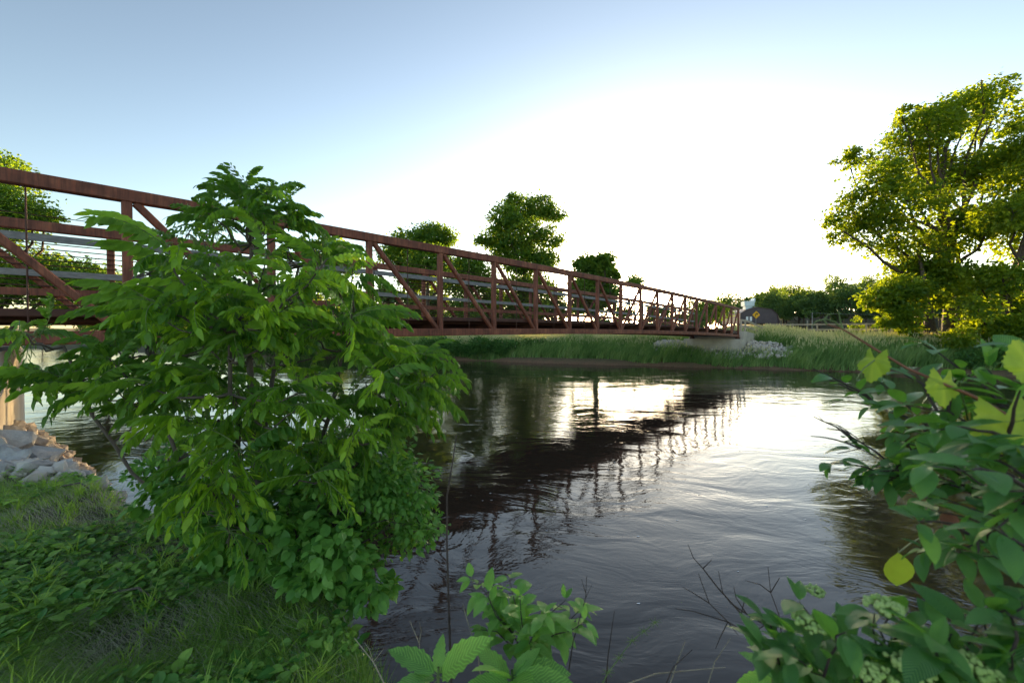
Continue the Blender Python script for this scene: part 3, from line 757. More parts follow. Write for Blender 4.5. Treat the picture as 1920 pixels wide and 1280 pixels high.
midtree('two-lobed tree above the bridge left of the sun', [(1100, 495, 17), (1132, 488, 16), (1115, 520, 24), (1145, 515, 14), (1090, 540, 18), (1130, 550, 24), (1105, 570, 24)],
        [(1118, 625), (1118, 560), (1116, 500)], 46, 13000, 45, .38, .3)
midtree('small round treetop just above the bridge beside the sun', [(1190, 522, 12), (1198, 530, 9), (1181, 530, 8), (1172, 590, 14), (1150, 575, 12)],
        [(1190, 625), (1190, 570), (1190, 525)], 70, 3200, 46, .34, .2)
midtree('low tree seen through the bridge right of the sun', [(1225, 585, 14), (1250, 580, 14), (1240, 600, 16), (1275, 590, 14), (1215, 606, 12)],
        [(1240, 625), (1240, 600), (1240, 580)], 72, 5000, 47, .34, .2)
midtree('low tree seen through the last panels of the bridge', [(1300, 575, 16), (1330, 572, 16), (1318, 592, 18), (1350, 585, 16)],
        [(1318, 622), (1318, 600), (1318, 575)], 84, 5000, 48, .38, .2)
# leafy mass behind the rails at the left end of the bridge
midtree('spreading tree beyond the left end of the bridge', [(20, 390, 42), (-40, 330, 55), (60, 400, 30), (85, 405, 18), (0, 420, 40), (-90, 400, 70), (0, 300, 22), (40, 500, 50), (120, 520, 45), (-40, 520, 60)],
        [(-30, 640), (-30, 520), (-35, 400), (-35, 330)], 24, 24000, 49, .22, .28)
midtree('low leafy tree behind the bridge railing at the left', [(150, 520, 36), (200, 530, 32), (240, 560, 34), (110, 560, 34), (300, 560, 36), (180, 580, 36)],
        [(200, 640), (200, 590), (200, 530)], 30, 12000, 50, .24, .2)
# dead snag
sn_ = px(1075, 600, 60); sn_[2] = height(sn_[0], sn_[1])
t = empty('dead_tree', sn_, label='bare dead tree with thin upright twigs above the bridge', cat='tree'); s = MB(); r = np.random.default_rng(9)
lines = [[(1080, 625), (1072, 560), (1060, 520), (1050, 490), (1045, 470), (1050, 455)], [(1060, 520), (1063, 500), (1068, 485)], [(1072, 560), (1078, 525), (1090, 500), (1098, 485)], [(1065, 530), (1072, 505), (1070, 490)], [(1050, 490), (1043, 478), (1046, 462)], [(1090, 500), (1086, 488)], [(1078, 525), (1082, 505), (1092, 492), (1088, 480)]]
for i, L in enumerate(lines):
    P_ = [px(x, y, 60) - sn_ for x, y in L]
    if i == 0: P_[0] = V(P_[0][0], P_[0][1], 0)
    tube(s, P_, np.linspace(.12 if i == 0 else .055, .02, len(P_)), 5)
part('trunk', s, M['bark'], t)
# bank scrub under the bridge, far side
for i, (lst, lab) in enumerate([([(800, 648, 20), (830, 646, 22), (860, 650, 18), (780, 655, 16)], 'dark scrub bush at the waterline under the bridge nearest the foreground foliage'),
                                ([(900, 646, 20), (930, 648, 18), (880, 656, 14)], 'dark scrub bush at the far waterline below the tallest tree'),
                                ([(960, 648, 16), (990, 646, 16), (1015, 645, 12), (940, 656, 10)], 'dark scrub bush where the far bank meadow begins')]):
    bush(lab, lst, 43 - i, 4500, .2, M['L_bush'], 60 + i, .8, group='scrub on the far waterline')
for i, (x, y, q, lab) in enumerate([(700, 650, 28, 'scrub bush beyond the river behind the walnut foliage, right one'), (600, 648, 30, 'scrub bush beyond the river behind the walnut foliage, middle one'), (500, 646, 32, 'scrub bush beyond the river behind the walnut foliage, left one')]):
    bush(lab, [(x, y, q), (x - 40, y, q * .9), (x + 40, y + 2, q * .8)], 46, 3500, .26, M['L_bush'], 70 + i, 1.0, group='scrub on the far waterline')

# wooded hillside: five kinds copied as individuals
protos = []
r = np.random.default_rng(77)
for k in range(5):
    h = [9, 11, 12.5, 10, 14][k]
    t = empty('woodland_tree', (0, 0, 0), label='leafy tree in the dark wood on the hillside beyond the path fence', cat='tree', group='trees of the hillside wood')
    lb = []
    for _ in range(9):
        a = r.uniform(0, 6.28); q = r.uniform(0, .30) * h; z = r.uniform(.42, .92) * h
        lb.append(((q * math.cos(a), q * math.sin(a), z), r.uniform(.13, .22) * h * (1.15 - .5 * z / h)))
    s = MB(); cc = blobs(s, np.array([l[0] for l in lb]), np.array([l[1] for l in lb]), 3000, .5, r, clump=15, csize=.42); part('crown', s, M['L_far'], t)
    s = MB(); limbs(s, [(0, 0, -.5), (.1, 0, h * .3), (0, .1, h * .6), (0, 0, h * .85)], .24, [np.array(l[0]) for l in lb], r); part('trunk', s, M['bark'], t)
    protos.append(t)
spots = []
for dist, cnt, a0, a1 in ((138, 24, 31.5, 58), (152, 22, 29.5, 58), (168, 23, 27, 58), (186, 25, 25.3, 58), (204, 25, 25, 57), (225, 23, 24.8, 57), (250, 19, 24.5, 56)):
    for k in range(cnt):
        az = R(a0 + (a1 - a0) * (k + r.uniform(.15, .85)) / cnt); dd = dist + r.uniform(-8, 8)
        x, y = dd * math.sin(az), dd * math.cos(az); spots.append((x, y))
for dist, cnt, a0, a1 in ((120, 26, -56, 22), (150, 26, -56, 22)):
    for k in range(cnt):
        az = R(a0 + (a1 - a0) * (k + r.uniform(.2, .8)) / cnt); dd = dist + r.uniform(-8, 8)
        spots.append((dd * math.sin(az), dd * math.cos(az)))
used = [False] * 5
for i, (x, y) in enumerate(spots):
    k = int(r.integers(5)); z = float(height(x, y)); s_ = r.uniform(.62, .98)
    far_low = i >= len(spots) - 52
    if far_low: s_ *= .5
    elif math.atan2(x, y) < R(33): s_ *= 1.15
    bx, by = x - bp_[0], y - bp_[1]
    if abs(bx) < 9 and -30 < by < 16: continue
    lab = 'leafy tree of the low tree line across the river behind the bridge' if far_low else None
    if not used[k]:
        o = protos[k]; o.location = (x, y, z); o.scale = (s_,) * 3; used[k] = True
        if lab: o['label'] = lab
    else: o = copy_thing(protos[k], (x, y, z), r.uniform(0, 6.28), s_ * np.array([1, 1, r.uniform(.85, 1.15)]), label='leafy tree in the dark wood on the hillside beyond the path fence')
    if lab: o['label'] = lab; o['group'] = 'trees of the far tree line'

k = 0
for x in list(range(560, 1330, 26)):
    if 1170 < x < 1222: continue
    d = r.uniform(60, 82); p = px(x + r.uniform(-8, 8), 600, d); z = float(height(p[0], p[1])); q_ = int(r.integers(5))
    topy = 586 + r.uniform(-16, 8) if 1120 < x else 560 + r.uniform(-30, 18)
    if 1030 < x < 1112: topy = 603
    hh = [9, 11, 12.5, 10, 14][q_]; want = EYE + (627 - topy) / FPX * d - z
    o = copy_thing(protos[q_], (p[0], p[1], z - hh * .12), r.uniform(0, 6.28), want / hh * np.array([1.25, 1.25, 1.1]), label='low leafy tree seen through the bridge rails beyond the river')
    o['group'] = 'low trees seen through the bridge'
# ------------------------------------------------------------------ grasses
def blades(mb, org, hgt, wid, lean, r, tone, seg=3, curl=.5):
    """tapered bending blades; lean (n,3) horizontal push"""
    n = len(org); a = r.uniform(0, 2 * np.pi, n); side = np.stack([np.cos(a), np.sin(a), 0 * a], 1)
    vs = []
    for k in range(seg + 1):
        t = k / seg
        c = org + np.array([0, 0, 1.0]) * (hgt * t * (1 - .25 * curl * t))[:, None] + lean * (t ** 1.8) * hgt[:, None]
        w_ = wid * (1 - t) ** .7 if k < seg else wid * 0
        if k < seg: vs += [c - side * w_[:, None], c + side * w_[:, None]]
        else: vs += [c]
    v = np.stack(vs, 1); K = v.shape[1]
    f = []
    for k in range(seg - 1): f += [[2 * k, 2 * k + 1, 2 * k + 3], [2 * k, 2 * k + 3, 2 * k + 2]]
    f += [[2 * seg - 2, 2 * seg - 1, 2 * seg]]
    f = (np.array(f)[None] + (np.arange(n) * K)[:, None, None]).reshape(-1, 3)
    mb.add(v.reshape(-1, 3), f, 0, np.repeat(tone, K))
# far bank reeds: in drifts
r = np.random.default_rng(15); s = MB(); Nn = 95000
xs = r.uniform(-8, 46, Nn); dfr = r.uniform(0, 1, Nn) ** 1.25 * 15
ys = np.interp(xs, FS[:, 0], FS[:, 1]) + .35 + dfr
zz = height(xs, ys)
drift = .5 + .5 * vnoise(xs, ys, .45, 4); dr2 = .5 + .5 * vnoise(xs, ys, 1.3, 9)
inb = (np.abs((xs - BO[0]) * BP[0] + (ys - BO[1]) * BP[1] - 1.9) < 5.2) & (((xs - BO[0]) * BD[0] + (ys - BO[1]) * BD[1]) > 12.75 * PL) & (((xs - BO[0]) * BD[0] + (ys - BO[1]) * BD[1]) < 15.4 * PL)
keep = ~inb | (dfr < 1.9); keep &= zz > .05
xs, ys, zz, drift, dr2, dfr = [q[keep] for q in (xs, ys, zz, drift, dr2, dfr)]
h = 1.2 * (.55 + .65 * drift + .2 * dr2) * r.uniform(.65, 1.15, len(xs)) * np.interp(dfr, [0, .8, 6, 15], [.75, 1, .9, .35])
h[(ys > 44)] *= .8
lean = np.stack([r.normal(.28, .22, len(xs)), r.normal(-.12, .2, len(xs)), 0 * xs], 1)
tone = np.clip(-.05 + .45 * dr2 + .45 * vnoise(xs, ys, 2.8, 31) + .2 + r.normal(0, .2, len(xs)), 0, .92)
h = h * np.where(inb[keep], .65, 1.0) * (1 + .25 * vnoise(xs, ys, 2.8, 33))
blades(s, np.stack([xs, ys, zz], 1), h, .020 + .012 * r.uniform(size=len(xs)), lean, r, tone)
m_ = (r.uniform(size=len(xs)) < .40 * smooth01((dfr - 1) / 3 + drift - .5)) # pale seed heads
top = np.stack([xs, ys, zz + h * .86], 1)[m_] + lean[m_] * h[m_][:, None]
hd, hf = np.array([(0, .022, 0), (0, -.022, 0), (.03, 0, .22), (.022, 0, 0), (-.022, 0, 0)]), np.array([[0, 1, 2], [3, 4, 2]])
bs = basis(nrm(r.normal(size=(len(top), 3)) * np.array([1, 1, .1])), np.array([0.001, 0, 1.0]))
scatter(s, hd, hf, top, bs, r.uniform(.8, 1.5, len(top)), 0, np.full(len(top), 1.0))
tag(link('reed_grass', s.mesh('reed_grass', M['grass_far'])), 'tall windblown reed grass along the far river bank', kind='stuff')
# meadow behind
s = MB(); Nn = 26000; xs = r.uniform(-10, 60, Nn); ys = np.interp(xs, FS[:, 0], FS[:, 1]) + r.uniform(12, 40, Nn); zz = height(xs, ys)
u_ = (xs - BO[0]) * BD[0] + (ys - BO[1]) * BD[1]; v_ = (xs - BO[0]) * BP[0] + (ys - BO[1]) * BP[1]
keep = ~((np.abs(v_ - 1.9) < 2.6) & (u_ > 14 * PL)); xs, ys, zz = xs[keep], ys[keep], zz[keep]
blades(s, np.stack([xs, ys, zz], 1), r.uniform(.2, .5, len(xs)), np.full(len(xs), .05), np.stack([r.normal(.2, .2, len(xs)), r.normal(0, .2, len(xs)), 0 * xs], 1), r, np.clip(r.normal(.5, .2, len(xs)), 0, .9), 2)
tag(link('meadow_grass', s.mesh('meadow_grass', M['grass_far'])), 'green meadow grass between the river bank and the path fence', kind='stuff')
# left far bank grass
s = MB(); Nn = 26000; xs = r.uniform(-60, -6, Nn); ys = np.interp(xs, FS[:, 0], FS[:, 1]) + .2 + r.uniform(0, 1, Nn) ** 1.5 * 16; zz = height(xs, ys)
blades(s, np.stack([xs, ys, zz], 1), r.uniform(.5, 1.2, len(xs)), np.full(len(xs), .04), np.stack([r.normal(.2, .2, len(xs)), r.normal(0, .2, len(xs)), 0 * xs], 1), r, np.clip(r.normal(.4, .2, len(xs)), 0, .9), 2)
tag(link('reed_grass', s.mesh('reed_grass', M['grass_far'])), 'rough grass on the far bank upstream of the bridge', kind='stuff')
# near bank: matted grass, herbs, dead straw
r = np.random.default_rng(16)
def near_pts(n, x0=-5.5, x1=.6, ymax=5.5, pw=1.0, edge=.03):
    out = []
    while sum(len(o) for o in out) < n:
        d_ = r.uniform(.9, 5.8, n) if pw == 1 else .9 + 4.9 * r.uniform(0, 1, n) ** pw
        x_ = r.uniform(-1.35, .2, n) * d_ + r.normal(0, .05, n)
        yn = np.interp(x_, NS[:, 0], NS[:, 1]) + .10 * vnoise(x_, 0 * x_, 1.7, 3)
        k = (d_ < yn - edge) & (x_ > -8) & ~((d_ > 4.15 + .3 * vnoise(x_, d_, 1.5, 41)) & (x_ / d_ < -.87))
        out.append(np.stack([x_[k], d_[k]], 1))
    p = np.concatenate(out)[:n]
    return p[:, 0], p[:, 1], height(p[:, 0], p[:, 1])
s = MB(); xs, ys, zz = near_pts(52000, pw=1.5)
dr = .5 + .5 * vnoise(xs, ys, 2.2, 6); d2 = .5 + .5 * vnoise(xs, ys, .8, 7); mat_ = .5 + .5 * vnoise(xs, ys, 1.1, 12)
keep = r.uniform(size=len(xs)) < .18 + .82 * smooth01(dr * 1.9 - .3)
xs, ys, zz, dr, d2 = [q[keep] for q in (xs, ys, zz, dr, d2)]
h = (.035 + .10 * dr * d2 + .05 * r.uniform(size=len(xs))) * 1.05
flow = 2.2 + 2.5 * vnoise(xs, ys, .9, 13); lean = np.stack([np.cos(flow) * r.uniform(.2, 1.5, len(xs)) + r.normal(0, .35, len(xs)), np.sin(flow) * r.uniform(.2, 1.5, len(xs)) + r.normal(0, .35, len(xs)), -.2 + 0 * xs], 1)
tone = np.clip(.05 + .5 * d2 + r.normal(0, .28, len(xs)), 0, .95)
blades(s, np.stack([xs, ys, zz - .005], 1), h, .0018 + .0022 * r.uniform(size=len(xs)), lean, r, tone, 3)
# taller fresh tufts
tx, ty, tz = near_pts(150, pw=1.2)
for x_, y_, z_ in zip(tx, ty, tz):
    k = r.integers(8, 22); o_ = V(x_, y_, z_) + np.concatenate([r.normal(0, .018, (k, 2)), np.zeros((k, 1))], 1)
    an = r.uniform(0, 6.28, k); ln = np.stack([np.cos(an) + .5, np.sin(an), -.15 + 0 * an], 1) * r.uniform(.2, .9, (k, 1))
    blades(s, o_, r.uniform(.10, .24, k), r.uniform(.0025, .005, k), ln, r, np.clip(r.normal(.65, .15, k), 0, .9), 4)
tag(link('bank_grass', s.mesh('bank_grass', M['grass_near'])), 'short matted green grass covering the near bank', kind='stuff')
s = MB(); xs, ys, zz = near_pts(40000, pw=1.4); k = (.5 + .5 * vnoise(xs, ys, 1.1, 12)) > .42 + r.uniform(-.2, .2, len(xs)); xs, ys, zz = xs[k], ys[k], zz[k]
flow = 2.6 + 1.6 * vnoise(xs, ys, .7, 14)
L = r.uniform(.05, .16, len(xs)); lean = np.stack([np.cos(flow) + r.normal(0, .4, len(xs)), np.sin(flow) + r.normal(0, .4, len(xs)), 0 * xs], 1) * 1.6
blades(s, np.stack([xs, ys, zz + .01 + .02 * r.uniform(size=len(xs))], 1), L * .45, np.full(len(xs), .0013), lean * 1.0, r, np.clip(r.normal(.4, .3, len(xs)), 0, 1), 3)
tag(link('dead_grass', s.mesh('dead_grass', M['thatch'])), 'pale dry grass clippings matted over the near bank', kind='stuff')
# herbs: small round leaved weeds in the grass
ltv, ltf, luv = leaf_template(.34, 4, .2, .25)
s = MB(); xs, ys, zz = near_pts(17000, pw=1.35); k = vnoise(xs, ys, 2.6, 22) > r.uniform(-.3, .7, len(xs)); xs, ys, zz = xs[k], ys[k], zz[k]; n = len(xs)
cl = np.stack([xs, ys, zz], 1)
for q in range(3):
    a = r.uniform(0, 6.28, n); ax = np.stack([np.cos(a), np.sin(a), r.uniform(.1, .8, n)], 1)
    o_ = cl + np.stack([r.normal(0, .012, n), r.normal(0, .012, n), r.uniform(.01, .07, n)], 1)
    scatter(s, ltv, ltf, o_, basis(nrm(ax), nrm(np.stack([r.normal(0, .3, n), r.normal(0, .3, n), np.ones(n)], 1))), (.015 + .06 * r.uniform(0, 1, n) ** 2.5), 0, np.clip(r.normal(.45, .33, n), 0, .95), luv)
tag(link('ground_herbs', s.mesh('ground_herbs', M['herb'])), 'small broad-leaved weeds growing through the bank grass', kind='stuff')

# ------------------------------------------------------------------ walnut sapling, left foreground
def frond_mesh(seed, L=1.0, pairs=8, name='leaf'):
    """pinnate leaf of length ~1 along +x, arching down, leaflets hanging from the rachis"""
    r = np.random.default_rng(seed); s = MB()
    t = np.linspace(0, 1, 9); arch = r.uniform(.3, .62); sx = r.uniform(-.12, .12)
    P_ = lambda t: np.stack([t * (1 - .18 * t * t), sx * t * t, .16 * t - arch * t ** 2.1], -1)
    tube(s, P_(t), np.linspace(.0085, .003, 9), 5, 1)
    tv, tf, uv = leaf_template(.205, 4, .22, .22, .38)
    org, ax, upv, sc_, tn = [], [], [], [], []
    tt = np.linspace(.17, .97, pairs)
    for i, a in enumerate(tt):
        tan = nrm(P_(min(a + .02, 1)) - P_(a - .02)); side = nrm(np.cross(V(0, 0, 1), tan))
        for sg in (-1, 1):
            dr_ = r.uniform(.6, 1.3)
            d_ = nrm(side * sg * r.uniform(.2, .8) + tan * r.uniform(-.05, .6) + V(0, 0, -dr_ * .9))
            org.append(P_(a)); ax.append(d_); upv.append(nrm(np.cross(tan, side * -1) * .4 + side * sg * .8 + V(0, 0, .3)))
            sc_.append((.155 + .075 * math.sin(math.pi * (.18 + .75 * i / pairs))) * r.uniform(.7, 1.2)); tn.append(np.clip(.42 + .22 * i / pairs + r.normal(0, .08), 0, .95))
    org.append(P_(1.0)); ax.append(nrm(P_(1.0) - P_(.9))); upv.append(V(0, 0, 1)); sc_.append(.2); tn.append(.6)
    scatter(s, tv, tf, np.array(org), basis(np.array(ax), np.array(upv)), np.array(sc_), 0, np.array(tn), uv, True)
    return s
fr_src = [frond_mesh(100 + k, pairs=int(8 + k % 4)) for k in range(12)]
fr_me = [f.mesh('compound_leaf', [M['L_walnut'], M['stem']]) for f in fr_src]
for f in fr_src: f.t = [np.clip(t_ + .38, 0, 1) for t_ in f.t]  # raised tone paints sunlit highlights into a second set of fronds
fr_sun_tone = [f.mesh('sun_tone_compound_leaf', [M['L_walnut'], M['stem']]) for f in fr_src]
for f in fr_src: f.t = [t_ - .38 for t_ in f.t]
def mesh_arrays(f):
    return np.concatenate(f.v), f
wbase = V(-1.75, 2.62, float(height(-1.75, 2.62)) - .03)
wn_ = empty('walnut_sapling', wbase, label='bushy young walnut with drooping feathered leaves in the left foreground', cat='tree')
r = np.random.default_rng(200)
poly = np.array([(505, 375), (550, 405), (590, 430), (680, 500), (700, 560), (730, 640), (810, 690), (820, 740), (760, 770), (720, 800), (620, 830), (580, 900), (540, 950), (420, 960), (370, 920), (380, 850), (300, 770), (150, 740), (60, 705), (0, 640), (70, 615), (180, 625), (270, 565), (300, 480), (335, 415), (410, 350)], float)
def inpoly(x, y):
    c = False; j = len(poly) - 1
    for i in range(len(poly)):
        xi, yi = poly[i]; xj, yj = poly[j]
        if (yi > y) != (yj > y) and x < (xj - xi) * (y - yi) / (yj - yi) + xi: c = not c
        j = i
    return c
tips = []
tries = 0
while len(tips) < 150 and tries < 9000:
    tries += 1
    x, y = r.uniform(0, 880), r.uniform(290, 1000)
    if not inpoly(x, y): continue
    if x < 260 and r.uniform() < .35: continue
    dep = 2.55 + r.uniform(-.62, .62)
    if abs(x - 480) > 250: dep = 2.55 + r.uniform(-.35, .45)
    p = px(x, y, dep)
    if any(np.linalg.norm((p - q) * V(1, .7, 1)) < .14 for q in tips): continue
    tips.append(p)
for (x, y, dd) in ((500, 362, 2.5), (530, 378, 2.45), (462, 372, 2.5), (385, 395, 2.45), (815, 700, 2.35), (800, 665, 2.4), (560, 405, 2.5), (470, 375, 2.6), (430, 1000, 2.0), (560, 900, 1.95), (30, 620, 2.4), (500, 480, 2.2), (590, 470, 2.1), (660, 590, 2.0), (440, 560, 2.1), (390, 910, 1.9)):
    tips.append(px(x, y, dd))
tips = np.array(tips)
# stems
s = MB()
mains = []
for (ex, ey, ed), r0 in (((470, 380, 2.6), .032), ((250, 520, 2.75), .015), ((660, 590, 2.6), .024), ((120, 650, 2.6), .011), ((760, 690, 2.6), .02), ((430, 620, 2.1), .02), ((560, 500, 2.9), .022)):
    e = px(ex, ey, ed); c = curve(wbase + V(r.normal() * .06, r.normal() * .05, 0), e, V(0, 0, .0) + (V(-.10, 0, -.18) if ex < 300 else V(.1, 0, -.15) if ex > 600 else V(0, 0, 0)), 10, .02, r)
    tube(s, c - wbase, np.linspace(r0, .009, 10), 8); mains.append(c)
allm = np.concatenate([c[2:] for c in mains])
shoots = []
for p in tips:
    w_ = allm - p; dist = (w_ ** 2).sum(1) + np.where(allm[:, 2] > p[2] - .03, 1.5, 0); j = np.argmin(dist)
    q = allm[j]; L = np.linalg.norm(p - q); c = curve(q, p, V(0, 0, -.12 * L), 6, .012, r)
    tube(s, c - wbase, np.linspace(.0085, .0035, 6), 5); shoots.append((q, p))
part('stem', s, M['bark_near'], wn_)
axis0 = px(480, 600, 2.65)
fl = []
for (q, p) in shoots:
    od = p - V(axis0[0], axis0[1], p[2] * .85 + .2); od = nrm(od)
    sd = nrm(p - q)
    k = int(r.integers(6, 10)); a0 = r.uniform(0, 6.28); top = p[2] > 3.2
    xp = p[0] / p[1] * FPX + 960; young = r.uniform() < (.6 if 400 < xp < 640 and 2.75 < p[2] < 3.35 else .35 if xp > 700 else .12)  # 'young' shoots: painted sunlit tone, mostly top centre and right side
    for i in range(k):
        an = a0 + i * 2.4; dirn = V(math.cos(an), math.sin(an), 0)
        d_ = nrm(dirn * .9 + od * .7 + V(.15, -.12, r.uniform(-.45, .75)))
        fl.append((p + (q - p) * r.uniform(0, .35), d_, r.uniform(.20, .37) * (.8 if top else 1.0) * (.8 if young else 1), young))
print('fronds', len(fl))
fl = [f for f in fl if True]
# nearest to the camera, and on the camera's side of the crown, first
fl.sort(key=lambda f: f[0][1] - .35 * f[1][1] * -1)
rest = MB(); cnt = 0
for i, (p, d_, L, young) in enumerate(fl):
    up = nrm(V(r.normal() * .38, r.normal() * .38, 1)); bs = basis(d_, up)
    k = int(r.integers(len(fr_me)))
    if cnt < 300:
        mt = Matrix((( *bs[0],), (*bs[1],), (*bs[2],))).transposed().to_4x4()
        mt = Matrix.Translation(Vector(p - wbase)) @ mt @ Matrix.Scale(L, 4)
        o = link('leaf', (fr_sun_tone if young else fr_me)[k], wn_); o.matrix_local = mt; cnt += 1
    else:
        src = fr_src[k]; base_n = 0
        for v, f, m_, t_, u_, sm in zip(src.v, src.f, src.m, src.t, src.u, src.sm):
            rest.add((v * L) @ bs + (p - wbase), f - base_n, int(m_[0]), t_ + (.3 if young else 0) + r.uniform(-.15, .15) * 0, u_, bool(sm[0]))  # merged fronds get the same painted sunlit tone
            base_n += len(v)
part('foliage', rest, [M['L_walnut'], M['stem']], wn_, kind='stuff')

# ------------------------------------------------------------------ shrub below the walnut, over the water
r = np.random.default_rng(210)
def leafy_shrub(label, lst, d, sp, n, size, mat, base, seed, tmpl, group=None, clump=14, csize=.38, nstem=14):
    r = np.random.default_rng(seed); lb = pxl(lst, d, sp, seed)
    t = empty('shrub', base, label=label, cat='shrub', group=group); o = np.asarray(base)
    C = np.array([l[0] for l in lb]) - o; Rr = np.array([l[1] for l in lb])
    vol = Rr.prod(1) ** .8; k = r.choice(len(C), n // clump, p=vol / vol.sum())
    dd = nrm(r.normal(size=(len(k), 3))); cc = C[k] + dd * (r.uniform(.1, 1, len(k)) ** .4)[:, None] * Rr[k]
    ci = np.repeat(np.arange(len(k)), clump); g = r.normal(size=(len(ci), 3)) * np.array([.5, .5, .4])
    org = cc[ci] + g * (Rr[k].mean(1) * csize)[ci][:, None]
    ax = nrm(g * .7 + dd[ci] * .5 + V(.25, -.1, -.25) + r.normal(size=org.shape) * .5)
    s = MB(); tv, tf, uv = tmpl
    scatter(s, tv, tf, org, basis(ax, nrm(V(0, 0, 1) + r.normal(size=org.shape) * .45)), size * r.uniform(.6, 1.3, len(org)), 0, np.clip(np.repeat(r.normal(.45, .2, len(k)), clump) + r.normal(0, .12, len(org)), 0, .95), uv, True)
    part('foliage', s, mat, t, kind='stuff')
    s = MB()
    for c in list(C) + list(cc[r.choice(len(cc), min(nstem * 4, len(cc)), replace=False)]):
        L = np.linalg.norm(c); tube(s, curve((r.normal() * .04, r.normal() * .04, 0), c, (0, 0, .12 * L), 6, .02 * L, r), np.linspace(.007, .0015, 6), 5)
    part('stem', s, M['bark_near'], t)
    return t
T4 = leaf_template(.30, 4, .2, .2)
b_ = V(-1.35, 2.55, 1.05)
leafy_shrub('small-leaved honeysuckle shrub leaning out over the water below the walnut', [(700, 860, 70), (760, 920, 60), (790, 985, 42), (700, 950, 80), (650, 1010, 70), (730, 800, 40), (610, 930, 80), (760, 1010, 36), (640, 860, 70), (800, 930, 26), (600, 1040, 46), (720, 900, 60)], 2.75, .3, 9000, .042, M['L_shrub'], b_, 211, T4, clump=12)
leafy_shrub('broad-leaved shrub tangle at the bank edge under the walnut', [(560, 1000, 55), (600, 1060, 50), (660, 1080, 40), (500, 1030, 50), (690, 1110, 30), (640, 1020, 50), (450, 1010, 45), (735, 1100, 14), (560, 1080, 30), (400, 1000, 46), (530, 940, 60), (350, 960, 40), (300, 930, 36)], 2.3, .2, 2300, .065, M['L_shrub'], V(-1.2, 2.35, 1.2), 212, leaf_template(.33, 5, .15, .25), clump=7, nstem=8)
leafy_shrub('low weedy shrub against the stones left of the walnut', [(330, 850, 50), (280, 880, 30), (380, 880, 50), (420, 940, 40), (330, 920, 34)], 3.2, .3, 1600, .05, M['L_shrub'], V(-2.6, 3.3, 1.15), 213, T4, clump=9)

r = np.random.default_rng(401); s = MB()
for i in range(170):
    d = r.uniform(4, 30); x = r.uniform(860, 1600); p = V((x - 960) / FPX * d, d, .004)
    a = np.arange(6) * 1.047; q = r.uniform(.006, .018) * (.6 + d / 20); e_ = r.uniform(.4, 1)
    s.add(np.stack([p[0] + q * np.cos(a) * 1.5, p[1] + q * e_ * np.sin(a), np.full(6, .004)], 1), [[0, 1, 2, 3, 4, 5]])
tag(link('foam_flecks', s.mesh('foam_flecks', M['white'])), 'tiny pale foam flecks and petals drifting on the river', kind='stuff')
# ------------------------------------------------------------------ foreground plants
dog_t = [leaf_template(w_, 6, f_, d_, .45) for w_, f_, d_ in ((.24, .25, .22), (.27, .12, .35), (.22, .4, .12), (.25, .15, .5))]
def leafmesh(t, mat, name='leaf_blade'):
    s = MB(); s.add(t[0], t[1], 0, .5, t[2], True); tube(s, [(-.14, 0, .015), (-.07, 0, .01), (.02, 0, 0)], [.010, .008, .006], 4, 1); return s.mesh(name, [mat, M['stem']])
dog_me = [leafmesh(t, M['L_dog']) for t in dog_t]; young_me = [leafmesh(t, M['L_young']) for t in dog_t]
def put_leaf(parent, me, p, d_, L, r, up=None, name='leaf'):
    up = nrm((V(0, 0, 1) if up is None else up) + r.normal(size=3) * .18); bs = basis(d_, up)
    o = link(name, me, parent); o.matrix_local = Matrix.Translation(Vector(p - np.array(parent.location))) @ Matrix(((*bs[0],), (*bs[1],), (*bs[2],))).transposed().to_4x4() @ Matrix.Scale(L, 4); return o
def bud_cluster(parent, p, rad, r, n=60):
    p = p + V(0, -.015, .012)
    s = MB(); o = np.array(parent.location)
    for k in range(n):
        a = r.uniform(0, 6.28); q = rad * math.sqrt(r.uniform()); c = V(q * math.cos(a), q * math.sin(a), .35 * rad * (1 - (q / rad) ** 2)) + r.normal(size=3) * rad * .06
        s.add(ICO1[0] * rad * .17 * r.uniform(.7, 1.2) + c + p - o, ICO1[1], smooth=True)
        tube(s, [p - V(0, 0, rad * .6) - o, c + p - o], rad * .025, 4, 1)
    part('flower_cluster', s, [M['bud'], M['stem']], parent)
